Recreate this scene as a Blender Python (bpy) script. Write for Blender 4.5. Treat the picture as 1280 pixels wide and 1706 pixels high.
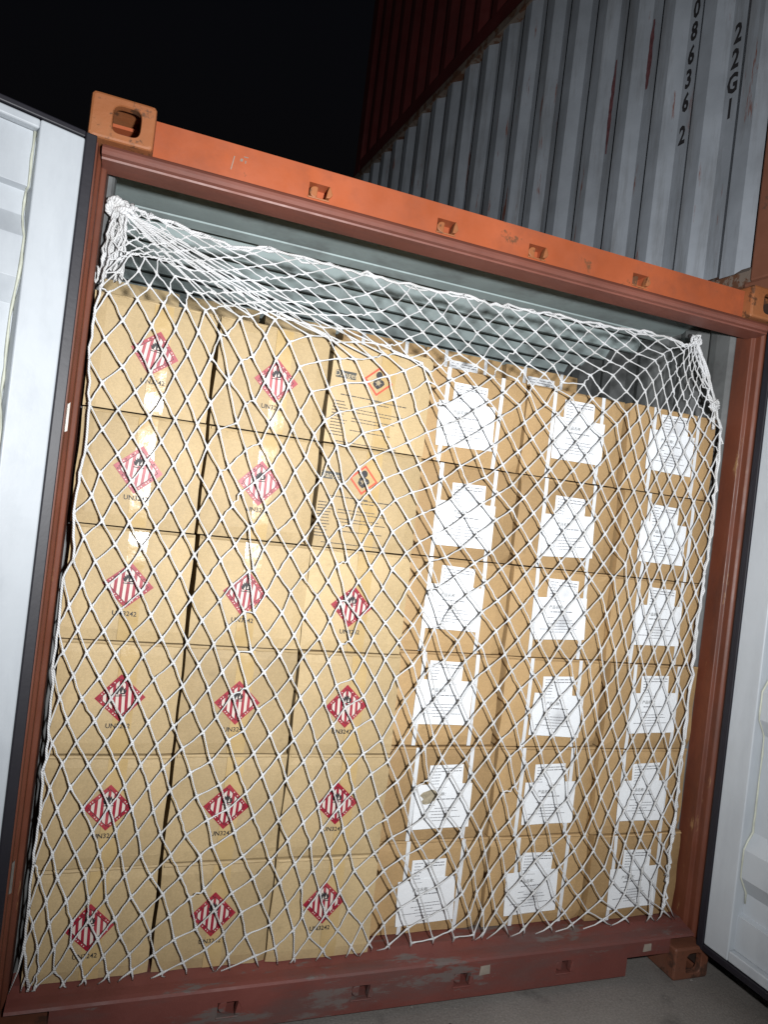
import bpy, bmesh, math, random
import numpy as np
from mathutils import Matrix, Vector

# ------------------------------------------------------------------ set-up
for o in list(bpy.data.objects):
    bpy.data.objects.remove(o, do_unlink=True)
scene = bpy.context.scene
COL = scene.collection
R = math.radians
rng = random.Random(11)

# camera: eye height, two metres in front of the open container
cam_d = bpy.data.cameras.new("camera")
cam_d.sensor_fit = 'VERTICAL'
cam_d.sensor_height = 36.0
cam_d.lens = 1159.84 / 1706.0 * 36.0
cam_d.clip_start = 0.05
cam_d.clip_end = 400.0
cam = bpy.data.objects.new("camera", cam_d)
COL.objects.link(cam)
CR = ((0.935100, -0.333987, 0.118497), (0.112903, -0.036185, -0.992947), (0.335919, 0.941883, 0.003872))
CP = (0.22554, -1.99529, 1.58143)
m = Matrix(((CR[0][0], -CR[1][0], -CR[2][0], CP[0]),
            (CR[0][1], -CR[1][1], -CR[2][1], CP[1]),
            (CR[0][2], -CR[1][2], -CR[2][2], CP[2]),
            (0, 0, 0, 1)))
cam.matrix_world = m
scene.camera = cam

# night sky: sun well below the horizon
world = bpy.data.worlds.new("World")
scene.world = world
world.use_nodes = True
wn = world.node_tree
wn.nodes.clear()
w_out = wn.nodes.new("ShaderNodeOutputWorld")
w_bg = wn.nodes.new("ShaderNodeBackground")
w_sky = wn.nodes.new("ShaderNodeTexSky")
w_sky.sky_type = 'NISHITA'
w_sky.sun_disc = False
w_sky.sun_elevation = R(-4.0)
w_sky.sun_rotation = R(200.0)
w_bg.inputs["Strength"].default_value = 0.15
wn.links.new(w_sky.outputs[0], w_bg.inputs[0])
wn.links.new(w_bg.outputs[0], w_out.inputs[0])

# the one lamp: a hand-held work lamp next to the photographer
lamp_d = bpy.data.lights.new("work_lamp", 'SPOT')
lamp_d.energy = 392.0
lamp_d.color = (0.97, 0.985, 1.0)
lamp_d.shadow_soft_size = 0.045
lamp_d.spot_size = R(128)
lamp_d.spot_blend = 1.0
lamp = bpy.data.objects.new("work_lamp", lamp_d)
COL.objects.link(lamp)
LP = Vector((0.54, -2.05, 1.73))
lamp.location = LP
lamp.rotation_euler = (Vector((1.22, 0.1, 1.98)) - LP).to_track_quat('-Z', 'Y').to_euler()

scene.view_settings.view_transform = 'Standard'
scene.view_settings.look = 'None'
scene.view_settings.gamma = 1.0
scene.view_settings.exposure = 0.0
scene.view_settings.use_curve_mapping = False
scene.render.engine = 'CYCLES'
scene.cycles.max_bounces = 4
scene.cycles.diffuse_bounces = 3
scene.cycles.glossy_bounces = 2
scene.cycles.caustics_reflective = False
scene.cycles.caustics_refractive = False
scene.cycles.use_denoising = True

# ------------------------------------------------------------------ materials
def new_mat(name):
    mt = bpy.data.materials.new(name)
    mt.use_nodes = True
    nt = mt.node_tree
    bs = nt.nodes.get("Principled BSDF")
    return mt, nt, bs

def N(nt, t, **kw):
    n = nt.nodes.new(t)
    for k, v in kw.items():
        setattr(n, k, v)
    return n

def coords(nt, kind="Object", scale=(1, 1, 1), per_object=False):
    tc = N(nt, "ShaderNodeTexCoord")
    mp = N(nt, "ShaderNodeMapping")
    mp.inputs["Scale"].default_value = scale
    nt.links.new(tc.outputs[kind], mp.inputs["Vector"])
    if per_object:
        oi = N(nt, "ShaderNodeObjectInfo")
        ml = N(nt, "ShaderNodeMath", operation='MULTIPLY')
        ml.inputs[1].default_value = 37.0
        nt.links.new(oi.outputs["Random"], ml.inputs[0])
        cb = N(nt, "ShaderNodeCombineXYZ")
        for i in range(3):
            nt.links.new(ml.outputs[0], cb.inputs[i])
        nt.links.new(cb.outputs[0], mp.inputs["Location"])
    return mp.outputs[0]

def noise(nt, vec, scale, detail=4.0, rough=0.6):
    n = N(nt, "ShaderNodeTexNoise")
    n.inputs["Scale"].default_value = scale
    n.inputs["Detail"].default_value = detail
    n.inputs["Roughness"].default_value = rough
    nt.links.new(vec, n.inputs["Vector"])
    return n.outputs["Fac"]

def ramp(nt, fac, stops):
    r = N(nt, "ShaderNodeValToRGB")
    el = r.color_ramp.elements
    while len(el) > 1:
        el.remove(el[-1])
    el[0].position = stops[0][0]
    el[0].color = stops[0][1]
    for p, c in stops[1:]:
        e = el.new(p)
        e.color = c
    nt.links.new(fac, r.inputs[0])
    return r.outputs["Color"]

def mix(nt, fac, a, b, blend='MIX'):
    mx = N(nt, "ShaderNodeMix", data_type='RGBA', blend_type=blend)
    for sock, v in ((mx.inputs[0], fac), (mx.inputs[6], a), (mx.inputs[7], b)):
        if isinstance(v, (int, float)):
            sock.default_value = v
        elif isinstance(v, tuple):
            sock.default_value = v
        else:
            nt.links.new(v, sock)
    return mx.outputs[2]

def bump(nt, bs, height, strength=0.3, dist=0.01):
    b = N(nt, "ShaderNodeBump")
    b.inputs["Strength"].default_value = strength
    b.inputs["Distance"].default_value = dist
    nt.links.new(height, b.inputs["Height"])
    nt.links.new(b.outputs[0], bs.inputs["Normal"])

def c4(c, k=1.0):
    return (c[0] * k, c[1] * k, c[2] * k, 1.0)

G0, G1 = (0, 0, 0, 1), (1, 1, 1, 1)

def paint(name, base, worn=None, rough=0.45, wear=0.62, wear_scale=6.0, streak=(1, 1, 1),
          bump_s=0.15, var=0.22, dirt=None, kind="Object"):
    """weathered paint: colour drift, worn or rusty patches, fine relief"""
    mt, nt, bs = new_mat(name)
    v = coords(nt, kind)
    vs = coords(nt, kind, streak)
    big = noise(nt, v, 2.3, 5)
    col = ramp(nt, big, [(0.3, c4(base, 1 - var)), (0.7, c4(base, 1 + var))])
    if dirt:
        d = ramp(nt, noise(nt, vs, 4.0, 6, 0.7), [(0.48, G0), (0.75, G1)])
        col = mix(nt, d, col, c4(dirt))
    if worn:
        w = noise(nt, vs, wear_scale, 8, 0.72)
        wm = ramp(nt, w, [(wear, G0), (wear + 0.05, G1)])
        col = mix(nt, wm, col, c4(worn))
    nt.links.new(col, bs.inputs["Base Color"])
    rr = ramp(nt, noise(nt, v, 9.0, 4), [(0.3, (rough - .1,) * 3 + (1,)), (0.7, (rough + .12,) * 3 + (1,))])
    nt.links.new(rr, bs.inputs["Roughness"])
    bump(nt, bs, noise(nt, v, 28.0, 6, 0.65), bump_s, 0.004)
    return mt

def plain(name, base, rough=0.6, var=0.12, scale=20.0, bump_s=0.1, metallic=0.0, kind="Object"):
    mt, nt, bs = new_mat(name)
    v = coords(nt, kind)
    n1 = noise(nt, v, scale, 4)
    nt.links.new(ramp(nt, n1, [(0.3, c4(base, 1 - var)), (0.7, c4(base, 1 + var))]), bs.inputs["Base Color"])
    bs.inputs["Roughness"].default_value = rough
    bs.inputs["Metallic"].default_value = metallic
    if bump_s:
        bump(nt, bs, noise(nt, v, scale * 3, 4), bump_s, 0.003)
    return mt

M = {}
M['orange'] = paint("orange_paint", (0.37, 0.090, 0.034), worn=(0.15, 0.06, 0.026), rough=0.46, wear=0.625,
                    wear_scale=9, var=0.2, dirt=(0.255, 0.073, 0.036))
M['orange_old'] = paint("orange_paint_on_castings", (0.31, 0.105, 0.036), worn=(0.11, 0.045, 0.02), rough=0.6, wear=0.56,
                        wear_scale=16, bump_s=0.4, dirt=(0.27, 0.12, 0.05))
M['orange_shaded'] = paint("shaded_underside_paint", (0.18, 0.062, 0.043), worn=(0.13, 0.055, 0.035), rough=0.5, wear=0.64,
                          wear_scale=9, streak=(.4, 2, 2), var=0.2, dirt=(0.12, 0.05, 0.04))  # header orange darkened: shade on lip and underside is put into the colour
M['rust_shaded'] = plain("shaded_rust_hollow", (0.035, 0.017, 0.011), rough=0.85, var=0.4)  # rust taken almost to black, the hollow's shade put into its colour
M['post'] = paint("brown_red_post_paint", (0.135, 0.039, 0.020), worn=(0.26, 0.14, 0.065), rough=0.5, wear=0.63, wear_scale=7,
                  streak=(2, 2, .5), dirt=(0.075, 0.027, 0.018))
M['sill'] = paint("scuffed_sill_paint", (0.15, 0.043, 0.034), worn=(0.13, 0.10, 0.092), rough=0.6, wear=0.56, wear_scale=7,
                  streak=(.5, 2, 2), dirt=(0.10, 0.06, 0.055), bump_s=0.35)
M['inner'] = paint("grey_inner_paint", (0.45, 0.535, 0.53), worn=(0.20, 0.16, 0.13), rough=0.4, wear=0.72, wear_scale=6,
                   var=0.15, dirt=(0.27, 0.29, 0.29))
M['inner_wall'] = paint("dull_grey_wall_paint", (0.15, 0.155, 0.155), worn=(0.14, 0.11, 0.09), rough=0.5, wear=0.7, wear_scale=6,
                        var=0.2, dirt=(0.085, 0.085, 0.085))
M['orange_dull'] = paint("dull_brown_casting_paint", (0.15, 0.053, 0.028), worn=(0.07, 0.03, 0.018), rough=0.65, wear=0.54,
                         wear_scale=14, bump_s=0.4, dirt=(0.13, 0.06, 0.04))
M['white_paint'] = paint("white_door_paint", (0.455, 0.485, 0.515), worn=(0.30, 0.28, 0.26), rough=0.4, wear=0.72,
                         wear_scale=7, var=0.06, bump_s=0.10, dirt=(0.36, 0.385, 0.415), streak=(1, 1, .25))
M['gasket'] = plain("black_rubber_gasket", (0.010, 0.009, 0.014), rough=0.5)
M['sealant'] = plain("yellowed_sealant", (0.47, 0.48, 0.40), rough=0.5, var=0.2)
M['grey_paint'] = paint("weathered_grey_container_paint", (0.29, 0.315, 0.35), worn=(0.19, 0.075, 0.055), rough=0.55, wear=0.61,
                        wear_scale=5, streak=(3, 3, .3), var=0.2, dirt=(0.165, 0.168, 0.175))
M['grey_rust'] = paint("rusty_rail_paint", (0.20, 0.155, 0.125), worn=(0.12, 0.05, 0.025), rough=0.7, wear=0.5, wear_scale=9,
                       bump_s=0.5)
M['rust_post'] = paint("rust_brown_post_paint", (0.22, 0.085, 0.05), worn=(0.12, 0.06, 0.04), rough=0.65, wear=0.55, wear_scale=8)
M['dark_red'] = paint("dark_red_container_paint", (0.085, 0.013, 0.012), worn=(0.07, 0.03, 0.02), rough=0.6, wear=0.68, wear_scale=4,
                      streak=(2, 2, .4), var=0.25)
M['strap'] = plain("white_plastic_strap", (0.70, 0.72, 0.74), rough=0.35, var=0.04)
M['ink'] = plain("black_print", (0.022, 0.020, 0.022), rough=0.6, bump_s=0)
M['ink_grey'] = plain("thin_grey_print", (0.07, 0.06, 0.05), rough=0.6, bump_s=0)
M['ink_soft'] = plain("thin_print_on_paper", (0.19, 0.19, 0.20), rough=0.6, bump_s=0)
M['danger_grey'] = plain("grey_print_block", (0.06, 0.058, 0.05), rough=0.6, bump_s=0)
M['kraft_ink'] = plain("unprinted_letters", (0.50, 0.40, 0.25), rough=0.7, bump_s=0)
M['label_white'] = plain("label_white", (0.60, 0.53, 0.47), rough=0.5, var=0.05, bump_s=0)
M['print_red'] = plain("orange_red_print", (0.58, 0.075, 0.035), rough=0.55, bump_s=0)
M['steel'] = plain("bare_steel", (0.35, 0.33, 0.30), rough=0.45, var=0.25, metallic=0.7)
M['dark'] = plain("dark_tar", (0.02, 0.018, 0.018), rough=0.8)
M['scrape'] = plain("red_scrape", (0.15, 0.055, 0.06), rough=0.6, var=0.4, scale=30)
M['patch'] = plain("pale_sticker_residue", (0.27, 0.23, 0.19), rough=0.7, var=0.25)

# red print of the hazard label, a little faded towards nothing in patches
mt, nt, bs = new_mat("label_red")
v = coords(nt, "Object", (1, 1, 1), True)
f = ramp(nt, noise(nt, v, 14.0, 3), [(0.42, G0), (0.72, G1)])
nt.links.new(mix(nt, f, (0.27, 0.008, 0.026, 1), (0.37, 0.055, 0.065, 1)), bs.inputs["Base Color"])
bs.inputs["Roughness"].default_value = 0.45
M['label_red'] = mt

# corrugated cardboard
def card(name, base):
    mt, nt, bs = new_mat(name)
    v = coords(nt, "Object", (1, 1, 1), True)
    vf = coords(nt, "Object", (8, 8, 110), True)
    col = ramp(nt, noise(nt, v, 3.0, 5), [(0.3, c4(base, .86)), (0.72, c4(base, 1.12))])
    fib = ramp(nt, noise(nt, v, 160.0, 2), [(0.35, (.93, .93, .93, 1)), (0.7, (1.05, 1.05, 1.05, 1))])
    col = mix(nt, 1.0, col, fib, 'MULTIPLY')
    scuff = ramp(nt, noise(nt, v, 11.0, 8, 0.75), [(0.60, G0), (0.74, G1)])
    col = mix(nt, scuff, col, c4(base, .72))
    oi = N(nt, "ShaderNodeObjectInfo")
    tone = ramp(nt, oi.outputs["Random"], [(0.0, (.83, .815, .80, 1)), (1.0, (1.10, 1.10, 1.10, 1))])
    col = mix(nt, 1.0, col, tone, 'MULTIPLY')
    nt.links.new(col, bs.inputs["Base Color"])
    bs.inputs["Roughness"].default_value = 0.62
    bs.inputs["Specular IOR Level"].default_value = 0.35
    ad = N(nt, "ShaderNodeMath", operation='ADD')
    ml = N(nt, "ShaderNodeMath", operation='MULTIPLY')
    ml.inputs[1].default_value = 0.12
    nt.links.new(noise(nt, vf, 3.0, 2), ml.inputs[0])
    nt.links.new(noise(nt, v, 9.0, 5), ad.inputs[0])
    nt.links.new(ml.outputs[0], ad.inputs[1])
    bump(nt, bs, ad.outputs[0], 0.35, 0.006)
    return mt
M['card_l'] = card("pale_kraft_cardboard", (0.46, 0.345, 0.188))
M['card_r'] = card("brown_kraft_cardboard", (0.425, 0.28, 0.135))

# clear brown parcel tape
mt, nt, bs = new_mat("glossy_parcel_tape")
v = coords(nt, "Object", (1, 1, 1), True)
nt.links.new(ramp(nt, noise(nt, v, 12.0, 4), [(.3, (.44, .31, .14, 1)), (.7, (.52, .38, .19, 1))]), bs.inputs["Base Color"])
nt.links.new(ramp(nt, noise(nt, v, 40.0, 4), [(.3, (.13, .13, .13, 1)), (.7, (.28, .28, .28, 1))]), bs.inputs["Roughness"])
bs.inputs["Specular IOR Level"].default_value = 0.95
bump(nt, bs, noise(nt, v, 22.0, 5, .6), 0.35, 0.004)
M['tape'] = mt

# white paper with its own smudges
mt, nt, bs = new_mat("white_label_paper")
v = coords(nt, "Object")
tc = N(nt, "ShaderNodeTexCoord")
oi = N(nt, "ShaderNodeObjectInfo")
mp = N(nt, "ShaderNodeMapping")
mp.inputs["Location"].default_value = (-0.01, 0, 0.012)
nt.links.new(tc.outputs["Object"], mp.inputs["Vector"])
ln = N(nt, "ShaderNodeVectorMath", operation='LENGTH')
nt.links.new(mp.outputs[0], ln.inputs[0])
vp = coords(nt, "Object", (1, 1, 1), True)
nz = N(nt, "ShaderNodeMath", operation='MULTIPLY_ADD')
nz.inputs[1].default_value = 0.05
nt.links.new(noise(nt, vp, 30.0, 4), nz.inputs[0])
nt.links.new(ln.outputs["Value"], nz.inputs[2])
spot = ramp(nt, nz.outputs[0], [(0.03, G1), (0.07, G0)])
gate = ramp(nt, oi.outputs["Random"], [(0.55, G0), (0.95, (.6, .6, .6, 1))])
fac = N(nt, "ShaderNodeMath", operation='MULTIPLY')
nt.links.new(spot, fac.inputs[0])
nt.links.new(gate, fac.inputs[1])
nt.links.new(mix(nt, fac.outputs[0], (.80, .82, .84, 1), (.34, .345, .36, 1)), bs.inputs["Base Color"])
bs.inputs["Roughness"].default_value = 0.5
bump(nt, bs, noise(nt, v, 18.0, 3), 0.12, 0.004)
M['paper'] = mt
M['paper_stain'] = plain("brown_paper_stain", (0.33, 0.285, 0.20), rough=0.6, var=0.35, scale=60)

# laid rope: diagonal twist in the UVs
mt, nt, bs = new_mat("white_laid_rope")
uv = N(nt, "ShaderNodeUVMap")
mp = N(nt, "ShaderNodeMapping")
mp.inputs["Scale"].default_value = (140.0, 2.0, 1.0)
nt.links.new(uv.outputs[0], mp.inputs["Vector"])
sx = N(nt, "ShaderNodeSeparateXYZ")
nt.links.new(mp.outputs[0], sx.inputs[0])
ad = N(nt, "ShaderNodeMath", operation='ADD')
nt.links.new(sx.outputs[0], ad.inputs[0])
nt.links.new(sx.outputs[1], ad.inputs[1])
fr = N(nt, "ShaderNodeMath", operation='PINGPONG')
fr.inputs[1].default_value = 0.5
nt.links.new(ad.outputs[0], fr.inputs[0])
rc = ramp(nt, fr.outputs[0], [(0.0, (.46, .46, .47, 1)), (0.35, (.78, .79, .80, 1))])
rg = ramp(nt, noise(nt, coords(nt, "Object"), 9.0, 5, .7), [(.40, (1, 1, 1, 1)), (.72, (.72, .70, .66, 1))])
nt.links.new(mix(nt, 1.0, rc, rg, 'MULTIPLY'), bs.inputs["Base Color"])
bs.inputs["Roughness"].default_value = 0.75
bump(nt, bs, fr.outputs[0], 0.8, 0.002)
M['rope'] = mt

# yard concrete
mt, nt, bs = new_mat("yard_concrete")
v = coords(nt, "Object")
col = ramp(nt, noise(nt, v, 0.9, 8, .62), [(.3, (.135, .12, .108, 1)), (.7, (.27, .25, .23, 1))])
st = ramp(nt, noise(nt, v, 5.0, 9, .7), [(.55, G0), (.7, G1)])
col = mix(nt, st, col, (.11, .10, .093, 1))
gr = ramp(nt, noise(nt, v, 140.0, 3), [(.35, (.8, .8, .8, 1)), (.7, (1.15, 1.15, 1.15, 1))])
col = mix(nt, 1.0, col, gr, 'MULTIPLY')
nt.links.new(col, bs.inputs["Base Color"])
bs.inputs["Roughness"].default_value = 0.75
bump(nt, bs, noise(nt, v, 60.0, 6, .7), 0.5, 0.006)
M['concrete'] = mt

# ------------------------------------------------------------------ mesh helpers
class MB:
    """collects vertices and faces of ONE mesh"""
    def __init__(self):
        self.v, self.f, self.mi, self.uv = [], [], [], {}
    def quad(self, pts, mi=0):
        b = len(self.v)
        self.v += [tuple(p) for p in pts]
        self.f.append(tuple(range(b, b + len(pts))))
        self.mi.append(mi)
    def box(self, x0, x1, y0, y1, z0, z1, mi=0):
        b = len(self.v)
        self.v += [(x, y, z) for z in (z0, z1) for y in (y0, y1) for x in (x0, x1)]
        for q in ((0, 2, 3, 1), (4, 5, 7, 6), (0, 1, 5, 4), (2, 6, 7, 3), (0, 4, 6, 2), (1, 3, 7, 5)):
            self.f.append(tuple(b + i for i in q))
            self.mi.append(mi)
    def prism(self, prof, axis, a0, a1, mi=0, caps=True):
        """extrude a closed 2-D profile along an axis ('x': profile in y,z; 'z': profile in x,y)"""
        n = len(prof)
        b = len(self.v)
        for a in (a0, a1):
            for p in prof:
                self.v.append((a, p[0], p[1]) if axis == 'x' else
                              ((p[0], p[1], a) if axis == 'z' else (p[0], a, p[1])))
        for i in range(n):
            j = (i + 1) % n
            self.f.append((b + i, b + j, b + n + j, b + n + i))
            self.mi.append(mi)
        if caps:
            self.f.append(tuple(b + i for i in reversed(range(n))))
            self.f.append(tuple(b + n + i for i in range(n)))
            self.mi += [mi, mi]
    def sheet(self, rows, mi=0):
        """grid of points"""
        b = len(self.v)
        w = len(rows[0])
        for r in rows:
            self.v += [tuple(p) for p in r]
        for i in range(len(rows) - 1):
            for j in range(w - 1):
                self.f.append((b + i * w + j, b + i * w + j + 1, b + (i + 1) * w + j + 1, b + (i + 1) * w + j))
                self.mi.append(mi)
    def tube(self, pts, rad, sides=6, uv_off=0.0, mi=0):
        pts = [Vector(p) for p in pts]
        n = len(pts)
        rads = rad if isinstance(rad, (list, tuple)) else [rad] * n
        b = len(self.v)
        ref = Vector((0.31, 0.87, 0.38))
        L = uv_off
        Ls = []
        for i, p in enumerate(pts):
            if i:
                L += (p - pts[i - 1]).length
            Ls.append(L)
            t = (pts[min(i + 1, n - 1)] - pts[max(i - 1, 0)])
            t = t.normalized() if t.length > 1e-9 else Vector((0, 0, 1))
            u = ref - t * ref.dot(t)
            u.normalize()
            w = t.cross(u)
            for k in range(sides):
                a = 2 * math.pi * k / sides
                self.v.append(tuple(p + (u * math.cos(a) + w * math.sin(a)) * rads[i]))
        for i in range(n - 1):
            for k in range(sides):
                k2 = (k + 1) % sides
                fi = len(self.f)
                self.f.append((b + i * sides + k, b + i * sides + k2, b + (i + 1) * sides + k2, b + (i + 1) * sides + k))
                self.mi.append(mi)
                self.uv[fi] = ((Ls[i], k / sides), (Ls[i], (k + 1) / sides), (Ls[i + 1], (k + 1) / sides), (Ls[i + 1], k / sides))
        for i, order in ((0, range(sides - 1, -1, -1)), (n - 1, range(sides))):
            self.f.append(tuple(b + i * sides + k for k in order))
            self.mi.append(mi)
    def mesh(self, name, mats, smooth=False, fix=True):
        me = bpy.data.meshes.new(name)
        me.from_pydata(self.v, [], self.f)
        for mt in (mats if isinstance(mats, (list, tuple)) else [mats]):
            me.materials.append(M[mt])
        me.polygons.foreach_set("material_index", self.mi)
        if smooth:
            me.polygons.foreach_set("use_smooth", [True] * len(me.polygons))
        if self.uv:
            lay = me.uv_layers.new(name="UVMap")
            for fi, q in self.uv.items():
                ls = me.polygons[fi].loop_start
                for k in range(4):
                    lay.data[ls + k].uv = q[k]
        if fix:
            bm = bmesh.new()
            bm.from_mesh(me)
            bmesh.ops.recalc_face_normals(bm, faces=bm.faces)
            bm.to_mesh(me)
            bm.free()
        me.update()
        return me
    def build(self, name, mats, parent=None, smooth=False, loc=(0, 0, 0), fix=True):
        return link(name, self.mesh(name, mats, smooth, fix), parent, loc)

def link(name, me, parent=None, loc=(0, 0, 0), rot=(0, 0, 0)):
    o = bpy.data.objects.new(name, me)
    COL.objects.link(o)
    o.parent = parent
    o.location = loc
    o.rotation_euler = rot
    return o

def tag(o, label=None, cat=None, group=None, kind=None):
    for k, v in (("label", label), ("category", cat), ("group", group), ("kind", kind)):
        if v:
            o[k] = v
    return o

def bevel(o, w, seg=2, angle=40):
    b = o.modifiers.new("bevel", 'BEVEL')
    b.width = w
    b.segments = seg
    b.limit_method = 'ANGLE'
    b.angle_limit = R(angle)
    return o

_txt = {}
def text_mesh(body, size, mat, align='CENTER', sx=1.0, bold=0.0):
    """lettering as a flat mesh in the x-z plane, facing -y"""
    key = (body, size, mat, align, sx, bold)
    if key in _txt:
        return _txt[key]
    cu = bpy.data.curves.new("lettering", 'FONT')
    cu.body = body
    cu.size = size
    cu.align_x = align
    cu.align_y = 'CENTER'
    cu.resolution_u = 2
    cu.offset = bold
    ob = bpy.data.objects.new("lettering", cu)
    COL.objects.link(ob)
    dg = bpy.context.evaluated_depsgraph_get()
    dg.update()
    me = bpy.data.meshes.new_from_object(ob.evaluated_get(dg))
    bpy.data.objects.remove(ob, do_unlink=True)
    me.transform(Matrix(((sx, 0, 0, 0), (0, 0, -1, 0), (0, 1, 0, 0), (0, 0, 0, 1))))
    me.materials.clear()
    me.materials.append(M[mat])
    _txt[key] = me
    return me

# ------------------------------------------------------------------ ground
g = MB()
g.quad([(-40, -40, 0), (40, -40, 0), (40, 40, 0), (-40, 40, 0)])
tag(g.build("ground", 'concrete'), kind="structure")

# ------------------------------------------------------------------ the open container
W, D, H = 2.438, 6.058, 2.591
box20 = bpy.data.objects.new("shipping_container", None)
COL.objects.link(box20)
tag(box20, "open orange container with white doors, filled with cartons behind a net", "container")

def ring_face(mb, c, ux, uz, w, h, hw, hh, seg=20):
    """rectangular face with a rounded hole, centred at c (welded later)"""
    def rect_pt(a):
        ca, sa = math.cos(a), math.sin(a)
        k = 1.0 / max(abs(ca) / (w / 2), abs(sa) / (h / 2))
        return ca * k, sa * k
    angs = sorted(set([2 * math.pi * i / seg for i in range(seg)] +
                      [math.atan2(sy * h, sx * w) % (2 * math.pi) for sx in (-1, 1) for sy in (-1, 1)]))
    outer, inner = [], []
    for a in angs:
        ox, oz = rect_pt(a)
        ca, sa = math.cos(a), math.sin(a)
        e = 3.2
        k = (abs(ca / (hw / 2)) ** e + abs(sa / (hh / 2)) ** e) ** (-1 / e)
        outer.append(c + ux * ox + uz * oz)
        inner.append(c + ux * ca * k + uz * sa * k)
    n = len(angs)
    for i in range(n):
        j = (i + 1) % n
        mb.quad([outer[i], outer[j], inner[j], inner[i]])

def casting_mesh(sx, sz):
    """corner casting with the twist-lock hole in its end face opening into a hollow"""
    mb = MB()
    w, d, h = 0.162, 0.178, 0.118
    x0, x1 = sorted((0, w * sx))
    cx = w / 2 * sx
    r_ = .007                                      # worn, rounded outer edges
    n = 72
    def sup(a, hw, hh, e):
        ca, sa = math.cos(a), math.sin(a)
        k = (abs(ca / hw) ** e + abs(sa / hh) ** e) ** (-1 / e)
        return ca * k, sa * k
    loops = []
    for (hw, hh, e, y, ox) in ((w / 2, h / 2, 22, d, 0), (w / 2, h / 2, 22, r_, 0), (w / 2 - r_ * .3, h / 2 - r_ * .3, 22, r_ * .3, 0),
                               (w / 2 - r_, h / 2 - r_, 22, 0, 0), (.037, .039, 4, 0, .010), (.035, .037, 4, .004, .010), (.035, .037, 4, .026, .010),
                               (w / 2 - .022, h / 2 - .02, 8, .031, 0), (w / 2 - .022, h / 2 - .02, 8, .15, 0)):
        loops.append([(cx + ox + p_[0], y, p_[1]) for p_ in [sup(2 * math.pi * (i + .5) / n, hw, hh, e) for i in range(n)]])
    for a_, b_ in zip(loops[:-1], loops[1:]):
        for i in range(n):
            j = (i + 1) % n
            if a_ is loops[7] and (math.sin(2 * math.pi * (i + 1) / n) * sz) > .45:
                continue                           # the hollow is open towards the top (or bottom) hole
            mb.quad([a_[i], a_[j], b_[j], b_[i]], 1 if a_ in (loops[6], loops[7]) else 0)
    mb.quad(loops[0])
    me = mb.mesh("corner_casting", ['orange_old' if sz > 0 else 'orange_dull', 'rust_shaded'], fix=False)
    bm = bmesh.new()
    bm.from_mesh(me)
    bmesh.ops.remove_doubles(bm, verts=bm.verts, dist=1e-5)
    bmesh.ops.recalc_face_normals(bm, faces=bm.faces)
    bm.to_mesh(me)
    bm.free()
    return me

cast = {}
for sx in (1, -1):
    for sz in (1, -1):
        me = casting_mesh(sx, sz)
        for yy, ry in ((0.0, 0), (D, 1)):
            o = link("corner_casting", me, box20)
            o.location = (0 if sx > 0 else W, yy, H - .059 if sz > 0 else .059)
            if ry:
                o.scale = (1, -1, 1)

# front (door-end) corner posts with a door rebate
for sx, x0 in ((1, 0.0), (-1, W)):
    p = MB()
    prof = [(0.004, .028), (.027, .028), (.027, .052), (.036, .060), (.036, .085), (.050, .092), (.050, .168), (.004, .168)]
    p.prism([(x0 + sx * a, b) for a, b in prof], 'z', .119, H - .119)
    bevel(p.build("corner_post", 'post', box20), .003)
    # grey inner lining of the post
    q = MB()
    arc = [(.052, .1685), (.060, .172), (.066, .182), (.066, .25), (.058, .29), (.040, .315), (.012, .315), (.012, .1685)]
    q.prism([(x0 + sx * a, b) for a, b in arc], 'z', .165, 2.53)
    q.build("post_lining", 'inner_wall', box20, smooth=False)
    # rear posts
    r = MB()
    r.box(*sorted((x0 + sx * .004, x0 + sx * .10)), D - .12, D - .004, .119, H - .119)
    r.build("corner_post", 'post', box20)

# small pale scars and a hinge lug on the left post
for (zz, hh, mt_) in ((1.70, .08, 'steel'), (.46, .09, 'steel')):
    p = MB()
    p.prism([(.0275, zz), (.0275 + .006, zz + .003), (.0275 + .0055, zz + hh), (.0275, zz + hh - .006)], 'y', .046, .0505)
    p.build("paint_scar", mt_, box20)

def face_with_pockets(mb, xs, hw, zc, hh, x0, x1, z0, z1, y, depth):
    """a front plate (normal -y) with rectangular pockets let into it"""
    cuts = [x0]
    for x in xs:
        cuts += [x - hw, x + hw]
    cuts.append(x1)
    for i in range(0, len(cuts) - 1):
        a, b = cuts[i], cuts[i + 1]
        if i % 2 == 0:
            mb.quad([(a, y, z0), (b, y, z0), (b, y, z1), (a, y, z1)])
        else:
            lo, hi = zc - hh, zc + hh
            mb.quad([(a, y, z0), (b, y, z0), (b, y, lo), (a, y, lo)])
            mb.quad([(a, y, hi), (b, y, hi), (b, y, z1), (a, y, z1)])
            mb.quad([(a, y, lo), (a, y + depth, lo), (a, y + depth, hi), (a, y, hi)])
            mb.quad([(b, y, lo), (b, y + depth, lo), (b, y + depth, hi), (b, y, hi)])
            mb.quad([(a, y, lo), (b, y, lo), (b, y + depth, lo), (a, y + depth, lo)])
            mb.quad([(a, y, hi), (b, y, hi), (b, y + depth, hi), (a, y + depth, hi)])
            mb.quad([(a, y + depth, lo), (b, y + depth, lo), (b, y + depth, hi), (a, y + depth, hi)])

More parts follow.
